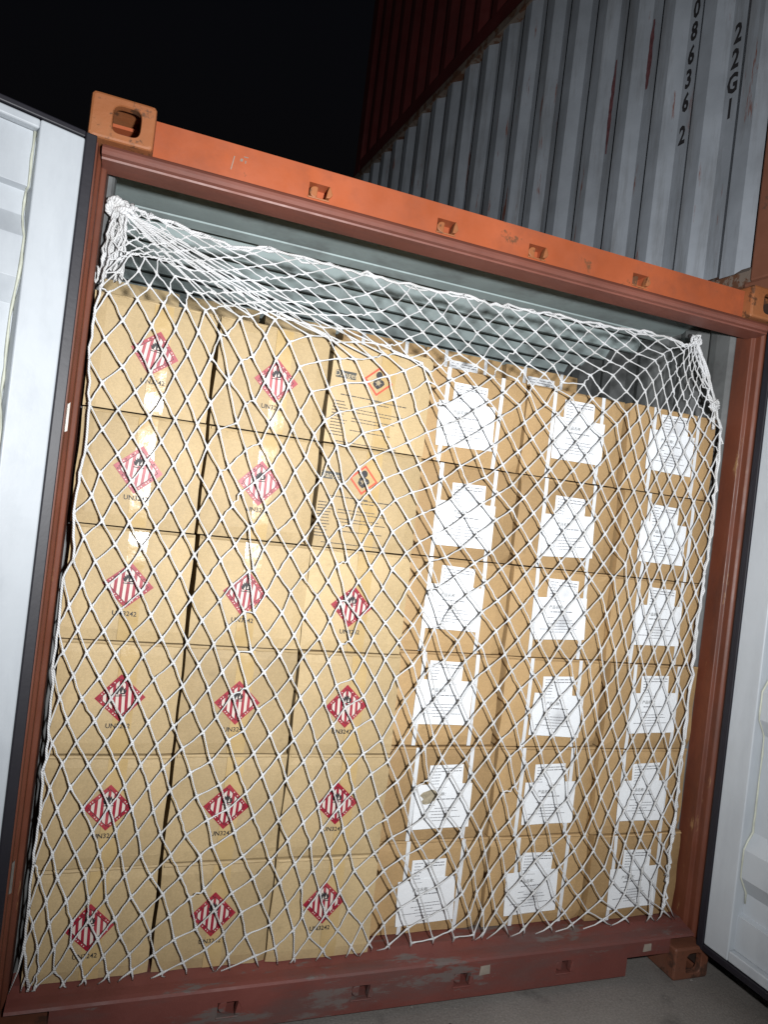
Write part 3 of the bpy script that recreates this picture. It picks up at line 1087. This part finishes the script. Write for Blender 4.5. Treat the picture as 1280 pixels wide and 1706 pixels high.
for c in range(6):
    for r in range(6):
        t = r / 5.0
        z = Z0 + ROWH * (5 - r) + HL / 2 + .0008
        rr = random.Random(c * 10 + r + 3)
        if c < 3:
            x = XL[c][0] + (XL[c][1] - XL[c][0]) * t + rr.uniform(-.0035, .0035)
            y = YL[c] + rr.uniform(-.004, .004)
            o = link("cardboard_carton", left_meshes[(c + 2 * r) % 4], None, (x, y, z), (0, R(rr.uniform(-.3, .3)), R(rr.uniform(-.9, .9))))
            dx, dz = DPOS[c][r][0] / 1000 - x, DPOS[c][r][1] / 1000 - z
            tpx = max(-.03, min(.03, dx + (.012 if c < 2 else .03)))
            link("parcel_tape", TAPE, o, (tpx, 0, 0))
            link("flap_edge", FLAP_L[(r + c) % 3], o)
            if c == 2 and r < 2:
                link("hazard_diamond", GHS, o, (dx, -.0068, dz), (0, R(3), 0))
                link("print_block", BLOCK, o, (dx - .106, -.0050, dz + .002), (0, R(1), 0))
                link("printed_word", DG, o, (dx - .106, -.0056, dz + .002), (0, R(1), 0))
                tag(link("printed_text", DANGER[r], o, (dx - .012, -.0068, dz - .062), (0, R(1), 0)), kind="stuff")
                lab = "kraft carton printed Danger with a red-framed health symbol, %s, in the third column" % ("topmost" if r == 0 else "second from top")
            else:
                hz = link("hazard_diamond", DIA, o, (dx, -.0068, dz), (0, R(rr.uniform(-3, 3) + (7 if c == 0 and r in (0, 1) else 0)), 0))
                hz.scale = (rr.uniform(.97, 1.03), 1, rr.uniform(.97, 1.03))
                link("printed_number", UN, o, (dx + rr.uniform(-.006, .004), -.0066, dz - .081), (0, R(rr.uniform(-1, 1)), 0))
                lab = "kraft carton with red striped flame diamond, %s row of the %s" % (ORD_R[r], COLN[c])
            tag(o, lab, "carton", "cartons stacked in the container")
        else:
            k = c - 3
            x = XR[k][0] + (XR[k][1] - XR[k][0]) * t + rr.uniform(-.004, .004)
            y = YR[k] + rr.uniform(-.005, .005)
            if c == 5 and r == 3:
                x += .008
            x = min(x, 2.384 - WR / 2)
            o = link("cardboard_carton", right_meshes[(c + 3 * r) % 4], None, (x, y, z), (0, R(rr.uniform(-.25, .25)), R(rr.uniform(-.6, .6))))
            dx, dz = PPOS[c][r][0] / 1000 - x, PPOS[c][r][1] / 1000 - z
            dz = max(-.075, min(.03, dz))
            link("flap_edge", FLAP_R[(r + c) % 3], o)
            so = rr.uniform(-.008, .008)
            for sgn in (-1, 1):
                link("packing_strap", STRAP, o, (so + .104 * sgn, 0, 0), (0, R(rr.uniform(-.6, .6)), 0))
            tilt = rr.uniform(-3, 3)
            if (c, r) == (3, 5):
                tilt = -3
            sm_ = link("paper_sheet", SMALL[(c + r) % 2], o, (dx + rr.uniform(-.008, .012), -.0066, dz + .100), (0, R(rr.uniform(-2, 2)), 0))
            bg = link("paper_sheet", BIG[(c * 2 + r) % 3], o, (dx, -.0090, dz), (0, R(tilt), 0))
            tag(link("printed_text", PSMALL[(c + r) % 2], sm_), kind="stuff")
            tag(link("printed_text", PBIG[(c + r) % 3], bg), kind="stuff")
            link("printed_title", TITLE, bg, (-.018, -.0034, .041))
            if (c, r) == (3, 4):
                mb = MB()
                pr_ = [(.034 * (1 + .25 * math.sin(3 * a + 1) + .12 * math.sin(7 * a)) * math.cos(a), -.0037, .024 * (1 + .2 * math.sin(2 * a)) * math.sin(a))
                       for a in [2 * math.pi * i / 26 for i in range(26)]]
                mb.quad(pr_)
                mb.build("brown_stain", 'paper_stain', bg, loc=(-.055, 0, .034))
            lab = "strapped brown carton with white paper sheets, %s row of the %s" % (ORD_R[r], COLN[c])
            if (c, r) == (3, 4):
                lab = "strapped brown carton whose paper sheet has a brown stain, fifth row"
            tag(o, lab, "carton", "cartons stacked in the container")

# second rank behind, a little taller
rear = [(.035, .290, 0), (.312, .572, 0), (.594, .862, 0), (.892, 1.225, 1), (1.238, 1.578, 2), (1.598, 1.945, 2)]
REARL = ["behind the far left column", "behind the gap of the first two columns", "behind the second column",
         "with two straps and no label, behind the third column", "with small white label, behind the fourth column",
         "with small white label, behind the fifth column"]
for i, (a, b, kind) in enumerate(rear):
    me = carton_mesh(b - a, .40, HL, 'card_l' if kind == 0 else 'card_r', 70 + i)
    o = link("cardboard_carton", me, None, ((a + b) / 2, .560 + rng.uniform(-.004, .004), 2.262 - HL / 2), (0, 0, R(rng.uniform(-.4, .4))))
    if kind:
        for sgn in (-1, 1):
            link("packing_strap", STRAP, o, (.089 * sgn, 0, 0))
    if kind == 2:
        s_ = link("paper_sheet", SMALL[i % 2], o, (-.01, -.0066, .083))
        tag(link("printed_text", PSMALL[i % 2], s_), kind="stuff")
    if i == 1:
        link("hazard_diamond", GHS, o, (.085, -.0068, .045))
    tag(o, "rear-rank carton " + REARL[i], "carton", "cartons of the rear rank")

# ------------------------------------------------------------------ cargo net
NET = {
 -15: [(13,79,301),(14,94,219),(15,101,178)],
 -14: [(12,80,407),(13,94,363),(14,113,291),(15,122,220),(16,117,176)],
 -13: [(11,79,529),(12,97,489),(13,121,426),(14,136,361),(15,155,291),(16,161,220),(17,189,180)],
 -12: [(10,77,656),(11,96,614),(12,122,554),(13,142,489),(14,172,422),(15,192,360),(16,195,295),(17,228,239),(18,242,189)],
 -11: [(9,74,783),(10,96,735),(11,121,677),(12,148,616),(13,181,553),(14,212,490),(15,229,422),(16,234,361),(17,265,304),(18,286,251),(19,304,195)],
 -10: [(8,74,901),(9,88,858),(10,120,803),(11,147,738),(12,185,678),(13,218,613),(14,243,554),(15,263,489),(16,275,422),(17,303,361),(18,325,307),(19,355,248),(20,367,197)],
 -9: [(7,69,1060),(8,93,983),(9,119,922),(10,149,862),(11,186,800),(12,222,739),(13,253,681),(14,279,613),(15,297,549),(16,317,486),(17,340,422),(18,376,368),(19,405,311),(20,423,241),(21,455,182)],
 -8: [(6,68,1179),(7,88,1106),(8,121,1046),(9,149,982),(10,189,921),(11,225,863),(12,259,801),(13,288,738),(14,315,674),(15,337,606),(16,354,541),(17,387,479),(18,427,423),(19,453,357),(20,475,283),(21,509,206)],
 -7: [(5,66,1309),(6,89,1233),(7,118,1171),(8,147,1109),(9,188,1042),(10,224,984),(11,261,926),(12,294,861),(13,324,799),(14,352,736),(15,373,665),(16,400,599),(17,436,535),(18,471,472),(19,504,408),(20,533,311),(21,570,242)],
 -6: [(5,85,1360),(6,116,1297),(7,145,1235),(8,185,1171),(9,222,1108),(10,261,1044),(11,295,986),(12,330,920),(13,361,856),(14,386,790),(15,413,724),(16,446,658),(17,472,592),(18,520,528),(19,542,428),(20,580,365),(21,617,288),(22,639,214)],
 -5: [(4,73,1486),(5,105,1424),(6,141,1361),(7,180,1298),(8,221,1234),(9,261,1169),(10,296,1107),(11,332,1042),(12,369,977),(13,400,908),(14,433,846),(15,463,773),(16,489,705),(17,528,634),(18,552,555),(19,590,484),(20,625,413),(21,661,351),(22,684,274),(23,721,204)],
 -4: [(3,76,1596),(4,113,1538),(5,146,1473),(6,187,1411),(7,228,1352),(8,269,1286),(9,303,1222),(10,340,1158),(11,379,1091),(12,413,1025),(13,448,961),(14,486,892),(15,517,806),(16,551,737),(17,582,663),(18,612,595),(19,645,522),(20,684,454),(21,718,381),(22,755,304),(23,781,224)],
 -3: [(3,84,1664),(4,126,1603),(5,172,1537),(6,216,1477),(7,257,1412),(8,296,1349),(9,336,1284),(10,374,1218),(11,411,1151),(12,450,1088),(13,486,1018),(14,519,936),(15,561,868),(16,597,783),(17,632,711),(18,663,640),(19,698,571),(20,729,503),(21,768,437),(22,798,361),(23,831,279),(24,845,186)],
 -2: [(2,77,1786),(3,119,1722),(4,166,1661),(5,209,1591),(6,251,1529),(7,289,1468),(8,330,1404),(9,368,1343),(10,407,1276),(11,445,1216),(12,486,1150),(13,520,1070),(14,556,1003),(15,603,897),(16,641,830),(17,675,762),(18,709,693),(19,740,626),(20,777,563),(21,807,490),(22,837,419),(23,852,323),(24,884,251),(25,937,201)],
 -1: [(1,63,1908),(2,104,1848),(3,153,1782),(4,198,1716),(5,242,1651),(6,282,1588),(7,322,1527),(8,363,1463),(9,401,1402),(10,444,1338),(11,488,1278),(12,521,1201),(13,558,1129),(14,597,1023),(15,638,960),(16,682,886),(17,718,823),(18,750,749),(19,788,680),(20,819,616),(21,850,548),(22,868,465),(23,896,399),(24,925,321),(25,974,263),(26,1029,204)],
 0: [(0,63,2026),(1,98,1967),(2,151,1900),(3,192,1838),(4,236,1776),(5,275,1712),(6,316,1652),(7,356,1585),(8,396,1518),(9,435,1455),(10,477,1396),(11,518,1324),(12,563,1248),(13,597,1132),(14,642,1073),(15,687,1004),(16,727,939),(17,758,870),(18,797,804),(19,829,734),(20,861,666),(21,880,593),(22,912,526),(23,935,461),(24,963,391),(25,1001,330),(26,1053,274),(27,1089,208)],
 1: [(-1,72,2104),(0,93,2095),(1,137,2026),(2,183,1959),(3,225,1897),(4,266,1837),(5,305,1779),(6,343,1713),(7,381,1644),(8,424,1582),(9,466,1517),(10,513,1443),(11,562,1371),(12,591,1248),(13,637,1187),(14,683,1128),(15,726,1061),(16,763,999),(17,800,931),(18,831,862),(19,867,796),(20,898,721),(21,927,657),(22,950,590),(23,979,520),(24,1004,457),(25,1051,395),(26,1091,337),(27,1131,268),(28,1158,193)],
 2: [(-2,77,2144),(-1,110,2158),(0,136,2130),(1,168,2091),(2,214,2026),(3,251,1961),(4,290,1904),(5,331,1841),(6,366,1773),(7,401,1714),(8,446,1650),(9,493,1555),(10,546,1501),(11,576,1371),(12,620,1310),(13,675,1253),(14,720,1187),(15,757,1127),(16,803,1058),(17,839,989),(18,876,917),(19,907,845),(20,944,779),(21,970,710),(22,1004,640),(23,1027,578),(24,1065,509),(25,1104,448),(26,1148,384),(27,1185,317),(28,1220,245),(29,1239,193)],
 3: [(-3,80,2191),(-1,135,2218),(0,162,2175),(1,194,2133),(2,237,2093),(3,277,2031),(4,318,1969),(5,357,1901),(6,396,1841),(7,428,1770),(8,468,1666),(9,513,1598),(10,558,1502),(11,598,1440),(12,647,1370),(13,694,1317),(14,746,1246),(15,800,1184),(16,838,1114),(17,872,1041),(18,910,972),(19,950,906),(20,987,828),(21,1022,764),(22,1053,687),(23,1093,617),(24,1120,555),(25,1165,485),(26,1213,417),(27,1251,348),(28,1285,272),(29,1318,200)],
 4: [(-4,79,2250),(0,171,2220),(1,209,2176),(2,250,2135),(3,297,2097),(4,339,2035),(5,382,1968),(6,436,1914),(7,477,1796),(8,511,1723),(9,550,1633),(10,591,1558),(11,632,1493),(12,678,1432),(13,725,1368),(14,777,1312),(15,826,1241),(16,869,1169),(17,923,1065),(18,965,1008),(19,1004,940),(20,1043,871),(21,1074,802),(22,1115,735),(23,1150,659),(24,1182,581),(25,1232,509),(26,1278,447),(27,1319,375),(28,1356,298),(29,1387,226),(30,1395,196)],
 5: [(-5,77,2298),(1,209,2227),(2,256,2182),(3,297,2139),(4,350,2100),(5,400,2038),(6,440,1917),(7,494,1855),(8,551,1749),(9,592,1682),(10,637,1614),(11,678,1545),(12,717,1483),(13,763,1421),(14,806,1358),(15,854,1298),(16,900,1178),(17,951,1124),(18,996,1064),(19,1039,998),(20,1077,938),(21,1117,863),(22,1155,784),(23,1187,713),(24,1237,615),(25,1298,553),(26,1337,492),(27,1380,418),(28,1410,340),(29,1445,268),(30,1469,200)],
 6: [(-6,79,2336),(4,367,2109),(5,419,2042),(6,468,1976),(7,519,1866),(8,571,1808),(9,620,1741),(10,664,1679),(11,709,1610),(12,751,1544),(13,792,1482),(14,829,1413),(15,871,1304),(16,921,1252),(17,976,1189),(18,1023,1127),(19,1066,1071),(20,1107,997),(21,1150,921),(22,1202,840),(23,1233,731),(24,1278,682),(25,1321,614),(26,1380,553),(27,1415,478),(28,1447,409),(29,1466,339),(30,1496,274),(31,1509,206)],
 7: [(-7,83,2358),(5,450,2099),(6,499,1993),(7,544,1930),(8,595,1867),(9,641,1805),(10,691,1726),(11,745,1665),(12,786,1606),(13,824,1529),(14,860,1428),(15,903,1366),(16,954,1297),(17,1008,1243),(18,1062,1186),(19,1122,1113),(20,1149,1050),(21,1191,971),(22,1232,871),(23,1273,804),(24,1313,750),(25,1362,681),(26,1408,613),(27,1454,547),(28,1480,477),(29,1504,403),(30,1528,330),(31,1547,270),(32,1584,225)],
 8: [(-7,87,2363),(5,477,2110),(6,528,2060),(7,567,1999),(8,613,1929),(9,658,1857),(10,708,1797),(11,761,1722),(12,808,1659),(13,857,1537),(14,899,1476),(15,939,1414),(16,987,1351),(17,1043,1293),(18,1105,1241),(19,1157,1162),(20,1184,1104),(21,1224,1005),(22,1271,935),(23,1311,864),(24,1367,800),(25,1399,741),(26,1455,678),(27,1483,611),(28,1519,540),(29,1547,468),(30,1570,394),(31,1587,331),(32,1637,279),(33,1666,205)],
 9: [(-6,99,2359),(6,549,2114),(7,600,2057),(8,639,1990),(9,685,1923),(10,736,1845),(11,782,1774),(12,819,1662),(13,873,1609),(14,924,1533),(15,970,1469),(16,1010,1413),(17,1073,1360),(18,1134,1291),(19,1184,1234),(20,1238,1127),(21,1276,1062),(22,1317,995),(23,1360,924),(24,1409,869),(25,1449,804),(26,1493,740),(27,1524,682),(28,1562,582),(29,1595,521),(30,1622,448),(31,1640,381),(32,1696,326),(33,1724,262),(34,1773,203)],
 10: [(-5,131,2359),(6,563,2123),(7,658,2088),(8,696,2018),(9,735,1943),(10,778,1877),(11,815,1778),(12,861,1717),(13,902,1647),(14,952,1590),(15,996,1531),(16,1051,1471),(17,1105,1410),(18,1155,1358),(19,1213,1243),(20,1281,1193),(21,1319,1128),(22,1357,1061),(23,1408,989),(24,1454,920),(25,1491,864),(26,1534,804),(27,1568,702),(28,1608,646),(29,1636,571),(30,1669,504),(31,1690,439),(32,1747,375),(33,1782,299),(34,1828,245),(35,1865,202)],
 11: [(-4,172,2357),(7,713,2096),(8,758,2038),(9,789,1968),(10,822,1893),(11,862,1825),(12,904,1757),(13,949,1694),(14,994,1633),(15,1046,1573),(16,1093,1509),(17,1137,1450),(18,1185,1369),(19,1248,1311),(20,1312,1242),(21,1373,1179),(22,1410,1109),(23,1457,1041),(24,1501,985),(25,1543,913),(26,1571,838),(27,1604,775),(28,1640,695),(29,1685,639),(30,1715,569),(31,1746,484),(32,1790,412),(33,1833,351),(34,1880,300),(35,1928,241),(36,1998,206)],
 12: [(-3,240,2348),(7,739,2083),(8,806,2045),(9,849,1980),(10,888,1916),(11,919,1848),(12,959,1788),(13,1001,1722),(14,1047,1663),(15,1092,1601),(16,1144,1538),(17,1197,1467),(18,1248,1411),(19,1300,1354),(20,1360,1295),(21,1422,1235),(22,1466,1157),(23,1500,1102),(24,1544,1041),(25,1593,964),(26,1622,885),(27,1655,822),(28,1682,758),(29,1725,694),(30,1756,618),(31,1800,528),(32,1843,466),(33,1888,398),(34,1934,345),(35,1983,279),(36,2054,236),(37,2098,204)],
 13: [(-2,321,2336),(7,799,2097),(8,860,2059),(9,921,2013),(10,949,1945),(11,978,1881),(12,1014,1819),(14,1108,1688),(15,1141,1624),(16,1195,1564),(17,1258,1507),(18,1309,1456),(19,1365,1397),(20,1414,1337),(21,1466,1276),(22,1512,1211),(23,1550,1151),(24,1595,1087),(25,1640,1022),(26,1659,959),(27,1698,880),(28,1735,814),(29,1772,752),(30,1792,654),(31,1839,588),(32,1881,516),(33,1928,460),(34,1984,393),(35,2031,338),(36,2089,295),(37,2152,245),(38,2212,205)],
 14: [(-1,405,2318),(7,864,2105),(8,902,2077),(9,973,2039),(10,1004,1980),(11,1033,1916),(12,1074,1860),(14,1153,1720),(15,1198,1665),(16,1255,1614),(17,1307,1554),(18,1369,1499),(19,1414,1447),(20,1466,1384),(21,1515,1328),(24,1647,1136),(25,1682,1087),(26,1713,1019),(27,1751,945),(28,1791,867),(29,1809,805),(30,1831,724),(31,1869,655),(32,1908,586),(33,1947,524),(34,2004,464),(35,2049,403),(36,2106,360),(37,2153,308),(38,2206,260),(39,2270,220)],
 15: [(0,517,2345),(7,911,2106),(8,936,2087),(9,1028,2074),(10,1053,2023),(11,1091,1955),(12,1138,1894),(15,1247,1713),(16,1314,1658),(17,1372,1609),(18,1420,1550),(19,1468,1498),(24,1680,1191),(25,1733,1142),(26,1762,1068),(27,1799,1005),(28,1818,930),(29,1842,865),(30,1870,789),(31,1906,719),(32,1933,656),(33,1972,595),(34,2014,538),(35,2065,480),(36,2110,427),(37,2159,374),(38,2207,329),(39,2271,267)],
 16: [(1,626,2338),(6,886,2152),(7,940,2119),(8,983,2082),(9,1056,2050),(10,1092,2006),(11,1137,1962),(12,1194,1923),(15,1313,1746),(16,1369,1698),(17,1427,1651),(24,1723,1260),(25,1773,1198),(26,1817,1132),(27,1835,1063),(28,1860,993),(29,1882,925),(30,1910,854),(31,1941,788),(32,1966,727),(33,1999,663),(34,2045,606),(35,2087,557),(36,2132,494),(37,2177,441),(38,2237,392),(39,2285,344)],
 17: [(2,737,2339),(5,879,2215),(6,931,2182),(7,980,2147),(8,1039,2109),(9,1091,2076),(10,1143,2042),(11,1189,2002),(12,1244,1964),(16,1419,1735),(24,1775,1322),(25,1828,1260),(26,1858,1190),(27,1877,1124),(28,1900,1054),(29,1924,980),(30,1947,920),(33,2033,729),(34,2075,675),(35,2111,624),(36,2156,563),(37,2202,510),(38,2245,460),(39,2278,413)],
 18: [(3,838,2340),(4,888,2299),(5,934,2255),(6,974,2219),(7,1024,2174),(8,1066,2137),(9,1120,2108),(10,1191,2074),(11,1243,2034),(12,1293,1998),(24,1833,1385),(27,1920,1189),(28,1940,1110),(29,1958,1041),(30,1987,981),(34,2108,742),(35,2145,688),(36,2185,630),(37,2224,578),(38,2274,527),(39,2282,498)],
 19: [(4,928,2336),(5,971,2304),(6,1017,2251),(7,1057,2211),(8,1104,2174),(9,1155,2131),(10,1224,2105),(11,1296,2081),(12,1349,2038),(13,1409,2005),(24,1876,1454),(28,1978,1186),(29,1995,1114),(35,2181,752),(36,2217,701),(37,2257,643),(38,2287,590)],
 20: [(5,994,2336),(6,1056,2295),(7,1098,2251),(8,1139,2206),(9,1192,2167),(10,1249,2136),(11,1309,2109),(12,1388,2089),(13,1444,2049),(24,1920,1507),(36,2260,749),(37,2280,706)],
 21: [(6,1080,2336),(7,1128,2301),(8,1179,2259),(9,1226,2218),(10,1281,2185),(11,1342,2155),(12,1405,2121),(13,1449,2076),(14,1513,2025),(36,2282,849)],
 22: [(7,1179,2345),(8,1223,2302),(9,1272,2261),(10,1323,2226),(11,1374,2186),(12,1427,2150),(13,1491,2128),(14,1544,2085),(15,1611,2065),(16,1658,2020),(17,1705,1979),(18,1757,1947),(35,2283,975)],
 23: [(8,1253,2341),(9,1319,2310),(10,1363,2268),(11,1414,2232),(12,1469,2197),(13,1526,2164),(14,1565,2110),(15,1654,2120),(16,1694,2076),(17,1754,2038),(18,1811,2004),(34,2286,1113)],
 24: [(9,1346,2345),(10,1404,2312),(11,1458,2275),(12,1511,2235),(13,1564,2199),(14,1616,2173),(15,1681,2158),(16,1728,2107),(17,1796,2085),(18,1847,2048),(33,2278,1244)],
 25: [(10,1447,2349),(11,1504,2320),(12,1553,2278),(13,1601,2240),(14,1658,2209),(15,1724,2188),(16,1778,2176),(17,1837,2125),(18,1887,2095),(32,2287,1378)],
 26: [(11,1532,2353),(12,1594,2320),(13,1644,2283),(14,1703,2246),(15,1769,2225),(16,1821,2215),(17,1885,2190),(18,1920,2143),(31,2292,1505)],
 27: [(12,1623,2354),(13,1680,2324),(14,1748,2290),(15,1800,2272),(16,1857,2246),(17,1926,2227),(18,1956,2186),(30,2297,1628)],
 28: [(13,1719,2357),(14,1781,2331),(15,1841,2303),(16,1897,2280),(17,1976,2272),(18,1995,2228),(29,2297,1748)],
 29: [(14,1817,2364),(15,1880,2346),(16,1943,2312),(17,2013,2303),(18,2032,2271),(28,2294,1863)],
 30: [(15,1918,2370),(16,1987,2350),(17,2048,2327),(18,2069,2299),(27,2292,1974)],
 31: [(16,2043,2375),(17,2090,2347),(18,2113,2331),(26,2286,2058)],
 32: [(18,2138,2368),(25,2247,2144)],
 33: [(18,2144,2368),(24,2217,2203)],
 34: [(19,2157,2378),(23,2203,2268)],
 35: [(20,2165,2384),(22,2188,2337)],
 36: [(21,2170,2389)],
}

KN = {}
def sstep(a, b, x):
    t = min(1, max(0, (x - a) / (b - a)))
    return t * t * (3 - 2 * t)
def net_y(X, Z):
    y = .062 + .026 * sstep(1.05, 1.35, X)
    if Z < .38:
        y += (.080 - y) * (1 - sstep(.18, .38, Z))
    if Z > 2.1:
        y += (.14 - y) * sstep(2.1, 2.36, Z)
    return y
for a, lst in NET.items():
    for b, X, Z in lst:
        X, Z = X / 1000, Z / 1000
        KN[(a, b)] = np.array((X, net_y(X, Z), Z))
fixed = set(KN)
# untraced knots hang in balance between their neighbours
free = [(a, b) for a in range(-15, 38) for b in range(-8, 41)
        if 0 <= a + b <= 57 and -24 <= a - b <= 15 and (a, b) not in fixed]
NB = ((1, 0), (-1, 0), (0, 1), (0, -1))
cen = np.array((1.2, .09, 1.5))
for k in free:
    KN[k] = cen.copy()
for it in range(700):
    for k in free:
        s = np.zeros(3)
        n = 0
        for d in NB:
            q = KN.get((k[0] + d[0], k[1] + d[1]))
            if q is not None:
                s += q
                n += 1
        if n:
            KN[k] = s / n
# leave out free knots that hang on by a single thread
for k in list(free):
    if sum((k[0] + d[0], k[1] + d[1]) in KN for d in NB) < 2:
        del KN[k]

net = bpy.data.objects.new("cargo_net", None)
COL.objects.link(net)
net.location = (1.22, .09, .17)
tag(net, "white rope cargo net hung across the open container in front of the cartons", "net")
NO = np.array((1.22, .09, .17))
rn = random.Random(77)
RAD = .0021
def strand(keys, name):
    pts, rads = [], []
    for i, k in enumerate(keys):
        p = KN[k] - NO
        if i:
            q = KN[keys[i - 1]] - NO
            L = np.linalg.norm(p - q)
            j = .0008 if L > .05 else .0022
            for t in (.25, .5, .75):
                e = np.array((rn.gauss(0, j), rn.gauss(0, j * .6), rn.gauss(0, j)))
                pts.append(q + (p - q) * t + e)
                rads.append(RAD * rn.uniform(.92, 1.08))
        pts.append(p)
        rads.append(RAD * rn.uniform(1.7, 2.1))
    # the lowest meshes run on and tuck in behind the sill edge
    for end in (0, -1):
        z = KN[keys[end]][2]
        if z < .40:
            p = KN[keys[end]]
            q = KN[keys[1 if end == 0 else -2]]
            d = p - q
            if d[2] < -.01:
                k = min((z - .164) / -d[2], 2.2)
                if k > .05:
                    e = p + d * k * np.array((.8, 0, 1))
                    e[1] = .086 if e[0] < 1.1 else .104
                    h = (p + e) / 2 + np.array((rn.gauss(0, .004), -.004, 0))
                    ext = [h - NO, e - NO]
                    if end == 0:
                        pts = ext[::-1] + pts
                        rads = [RAD, RAD] + rads
                    else:
                        pts = pts + ext
                        rads = rads + [RAD, RAD]
    mb = MB()
    mb.tube(pts, rads, 6, rn.uniform(0, 1))
    mb.build(name, 'rope', net, smooth=True, fix=False)
def runs(ks):
    out, cur = [], []
    for k in ks:
        if k in KN:
            cur.append(k)
        else:
            if len(cur) > 1:
                out.append(cur)
            cur = []
    if len(cur) > 1:
        out.append(cur)
    return out
for a in range(-15, 38):
    for rns in runs([(a, b) for b in range(-8, 41)]):
        strand(rns, "net_strand")
for b in range(-8, 41):
    for rns in runs([(a, b) for a in range(-15, 38)]):
        strand(rns, "net_strand")

# border rope along the top scallops and down both sides
def rope(pts, rad, name, jit=.002, sub=4, sides=8):
    out = []
    for i in range(len(pts) - 1):
        p, q = np.array(pts[i]), np.array(pts[i + 1])
        for k in range(sub):
            out.append(p + (q - p) * k / sub + np.array([rn.gauss(0, jit) for _ in range(3)]))
    out.append(np.array(pts[-1]))
    mb = MB()
    mb.tube(out, [rad * rn.uniform(.9, 1.12) for _ in out], sides, rn.uniform(0, 1))
    return mb.build(name, 'rope', net, smooth=True, fix=False)
topk = [(15 + k, k) for k in range(-7, 22) if (15 + k, k) in KN]
tp1 = [KN[k] - NO + np.array((0, 0, -.006 if i % 2 else .002)) for i, k in enumerate(topk)]
rope(tp1, .0042, "border_rope", .0025)
tp2 = [KN[k] - NO + np.array((0, .004, .000 if i % 2 else -.009)) for i, k in enumerate(topk)]
rope(tp2, .0032, "border_rope", .003)
lk = [k for k in [(a, -a) for a in range(7, -4, -1)] + [(-4, 3), (-5, 4), (-6, 5), (-7, 5), (-8, 6), (-9, 7), (-10, 8), (-11, 9), (-12, 10), (-13, 11), (-14, 12), (-15, 13), (-15, 15)] if k in KN]
rope([KN[k] - NO for k in lk], .0034, "border_rope")
rk = [(36 - i, 21 + i) for i in range(0, 19)]
rk = [k for k in rk if k in KN] + [(18, 39), (17, 39), (16, 39), (15, 39), (14, 39)]
rope([KN[k] - NO for k in rk if k in KN], .0042, "border_rope", .003)
rope([KN[k] - NO + np.array((.004, .004, .0)) for k in rk if k in KN], .0034, "border_rope", .005)

# knot and loose bundle at the upper left corner
G = np.array((.092, .132, 2.352)) - NO
for i in range(7):
    a0 = rn.uniform(0, 6.28)
    tilt = Matrix.Rotation(rn.uniform(-.9, .9), 3, 'X') @ Matrix.Rotation(rn.uniform(-.9, .9), 3, 'Y')
    rr_ = rn.uniform(.016, .030)
    pts = []
    for k in range(15):
        a = a0 + 2 * math.pi * k / 12
        v = tilt @ Vector((rr_ * 1.35 * math.cos(a), .010 * math.sin(2 * a), rr_ * .62 * math.sin(a)))
        pts.append(G + np.array(v) + np.array((rn.gauss(0, .002), 0, rn.gauss(0, .002))))
    mb = MB()
    mb.tube(pts, .0068, 8, rn.uniform(0, 1))
    mb.build("corner_knot", 'rope', net, smooth=True, fix=False)
for key in ((15, 9), (14, 8), (13, 8), (12, 7), (11, 7), (10, 6), (9, 6), (8, 5), (7, 5)):
    e = KN[key] - NO
    mid = [G + (e - G) * t + np.array((rn.gauss(0, .003), rn.gauss(0, .002), -.018 * math.sin(math.pi * t) + rn.gauss(0, .003))) for t in (.25, .5, .75)]
    rope([G] + mid + [e], .0025, "net_strand", .0008, 5, 6)
rope([G + np.array((-.01, .0, 0)), G + np.array((-.035, .03, .02)), G + np.array((-.045, .05, .0))], .006, "corner_knot")
for i in range(16):
    x0 = -.018 + .038 * i / 15
    x1 = -.034 + .062 * i / 15
    zl = -.17 - rn.uniform(0, .055)
    pts = [G + np.array((x0, rn.uniform(-.015, .01), -.012))]
    for k in range(1, 6):
        t = k / 5
        pts.append(G + np.array((x0 + (x1 - x0) * t + rn.gauss(0, .004), rn.uniform(-.022, .008), zl * t)))
    pts.append(pts[-1] + np.array((rn.uniform(-.01, .01), .004, .035)))
    rope(pts, .0034, "loose_strand", .0018, 3, 6)
# ties at the right corner
for key, n in (((36, 21), 5), ((32, 25), 6)):
    c0 = KN[key] - NO + np.array((.006, .006, .0))
    for i in range(n):
        a0 = rn.uniform(0, 6)
        pts = [c0 + np.array((.014 * math.cos(a0 + k * .6) + rn.gauss(0, .003), .012 * math.sin(k), .019 * math.sin(a0 + k * .6) + rn.gauss(0, .003))) for k in range(11)]
        mb = MB()
        mb.tube(pts, .0040, 7, rn.uniform(0, 1))
        mb.build("corner_knot", 'rope', net, smooth=True, fix=False)
k1, k2 = KN[(36, 21)] - NO, KN[(32, 25)] - NO
for i in range(4):
    rope([k1 + np.array((rn.gauss(0, .004), 0, 0)), k1 * .6 + k2 * .4 + np.array((.008 + rn.gauss(0, .004), .0, .0)), k2 + np.array((rn.gauss(0, .004), 0, .01))], .0032, "loose_strand", .002)
rope([k2, k2 + np.array((.028, .02, -.01)), k2 + np.array((.034, .03, -.085))], .006, "loose_strand")
for key, dx in (((36, 21), .03), ((32, 25), .035)):
    p = KN[key]
    mb = MB()
    mb.tube([(p[0] - .02, p[1] + .02, p[2] + .015), (p[0] + dx * .5, p[1] + .03, p[2] + .02), (p[0] + dx, p[1] + .06, p[2] + .012)], .008, 8)
    mb.build("lashing_bar", 'dark', box20, smooth=True)

# ------------------------------------------------------------------ litter on the ground
mb = MB()
mb.prism([(1.30, -.155), (1.325, -.165), (1.345, -.12), (1.352, -.06), (1.34, -.05), (1.325, -.10)], 'z', .001, .012)
tag(bevel(mb.build("splinter", 'dark'), .002), "dark splinter lying on the concrete below the sill", "splinter")
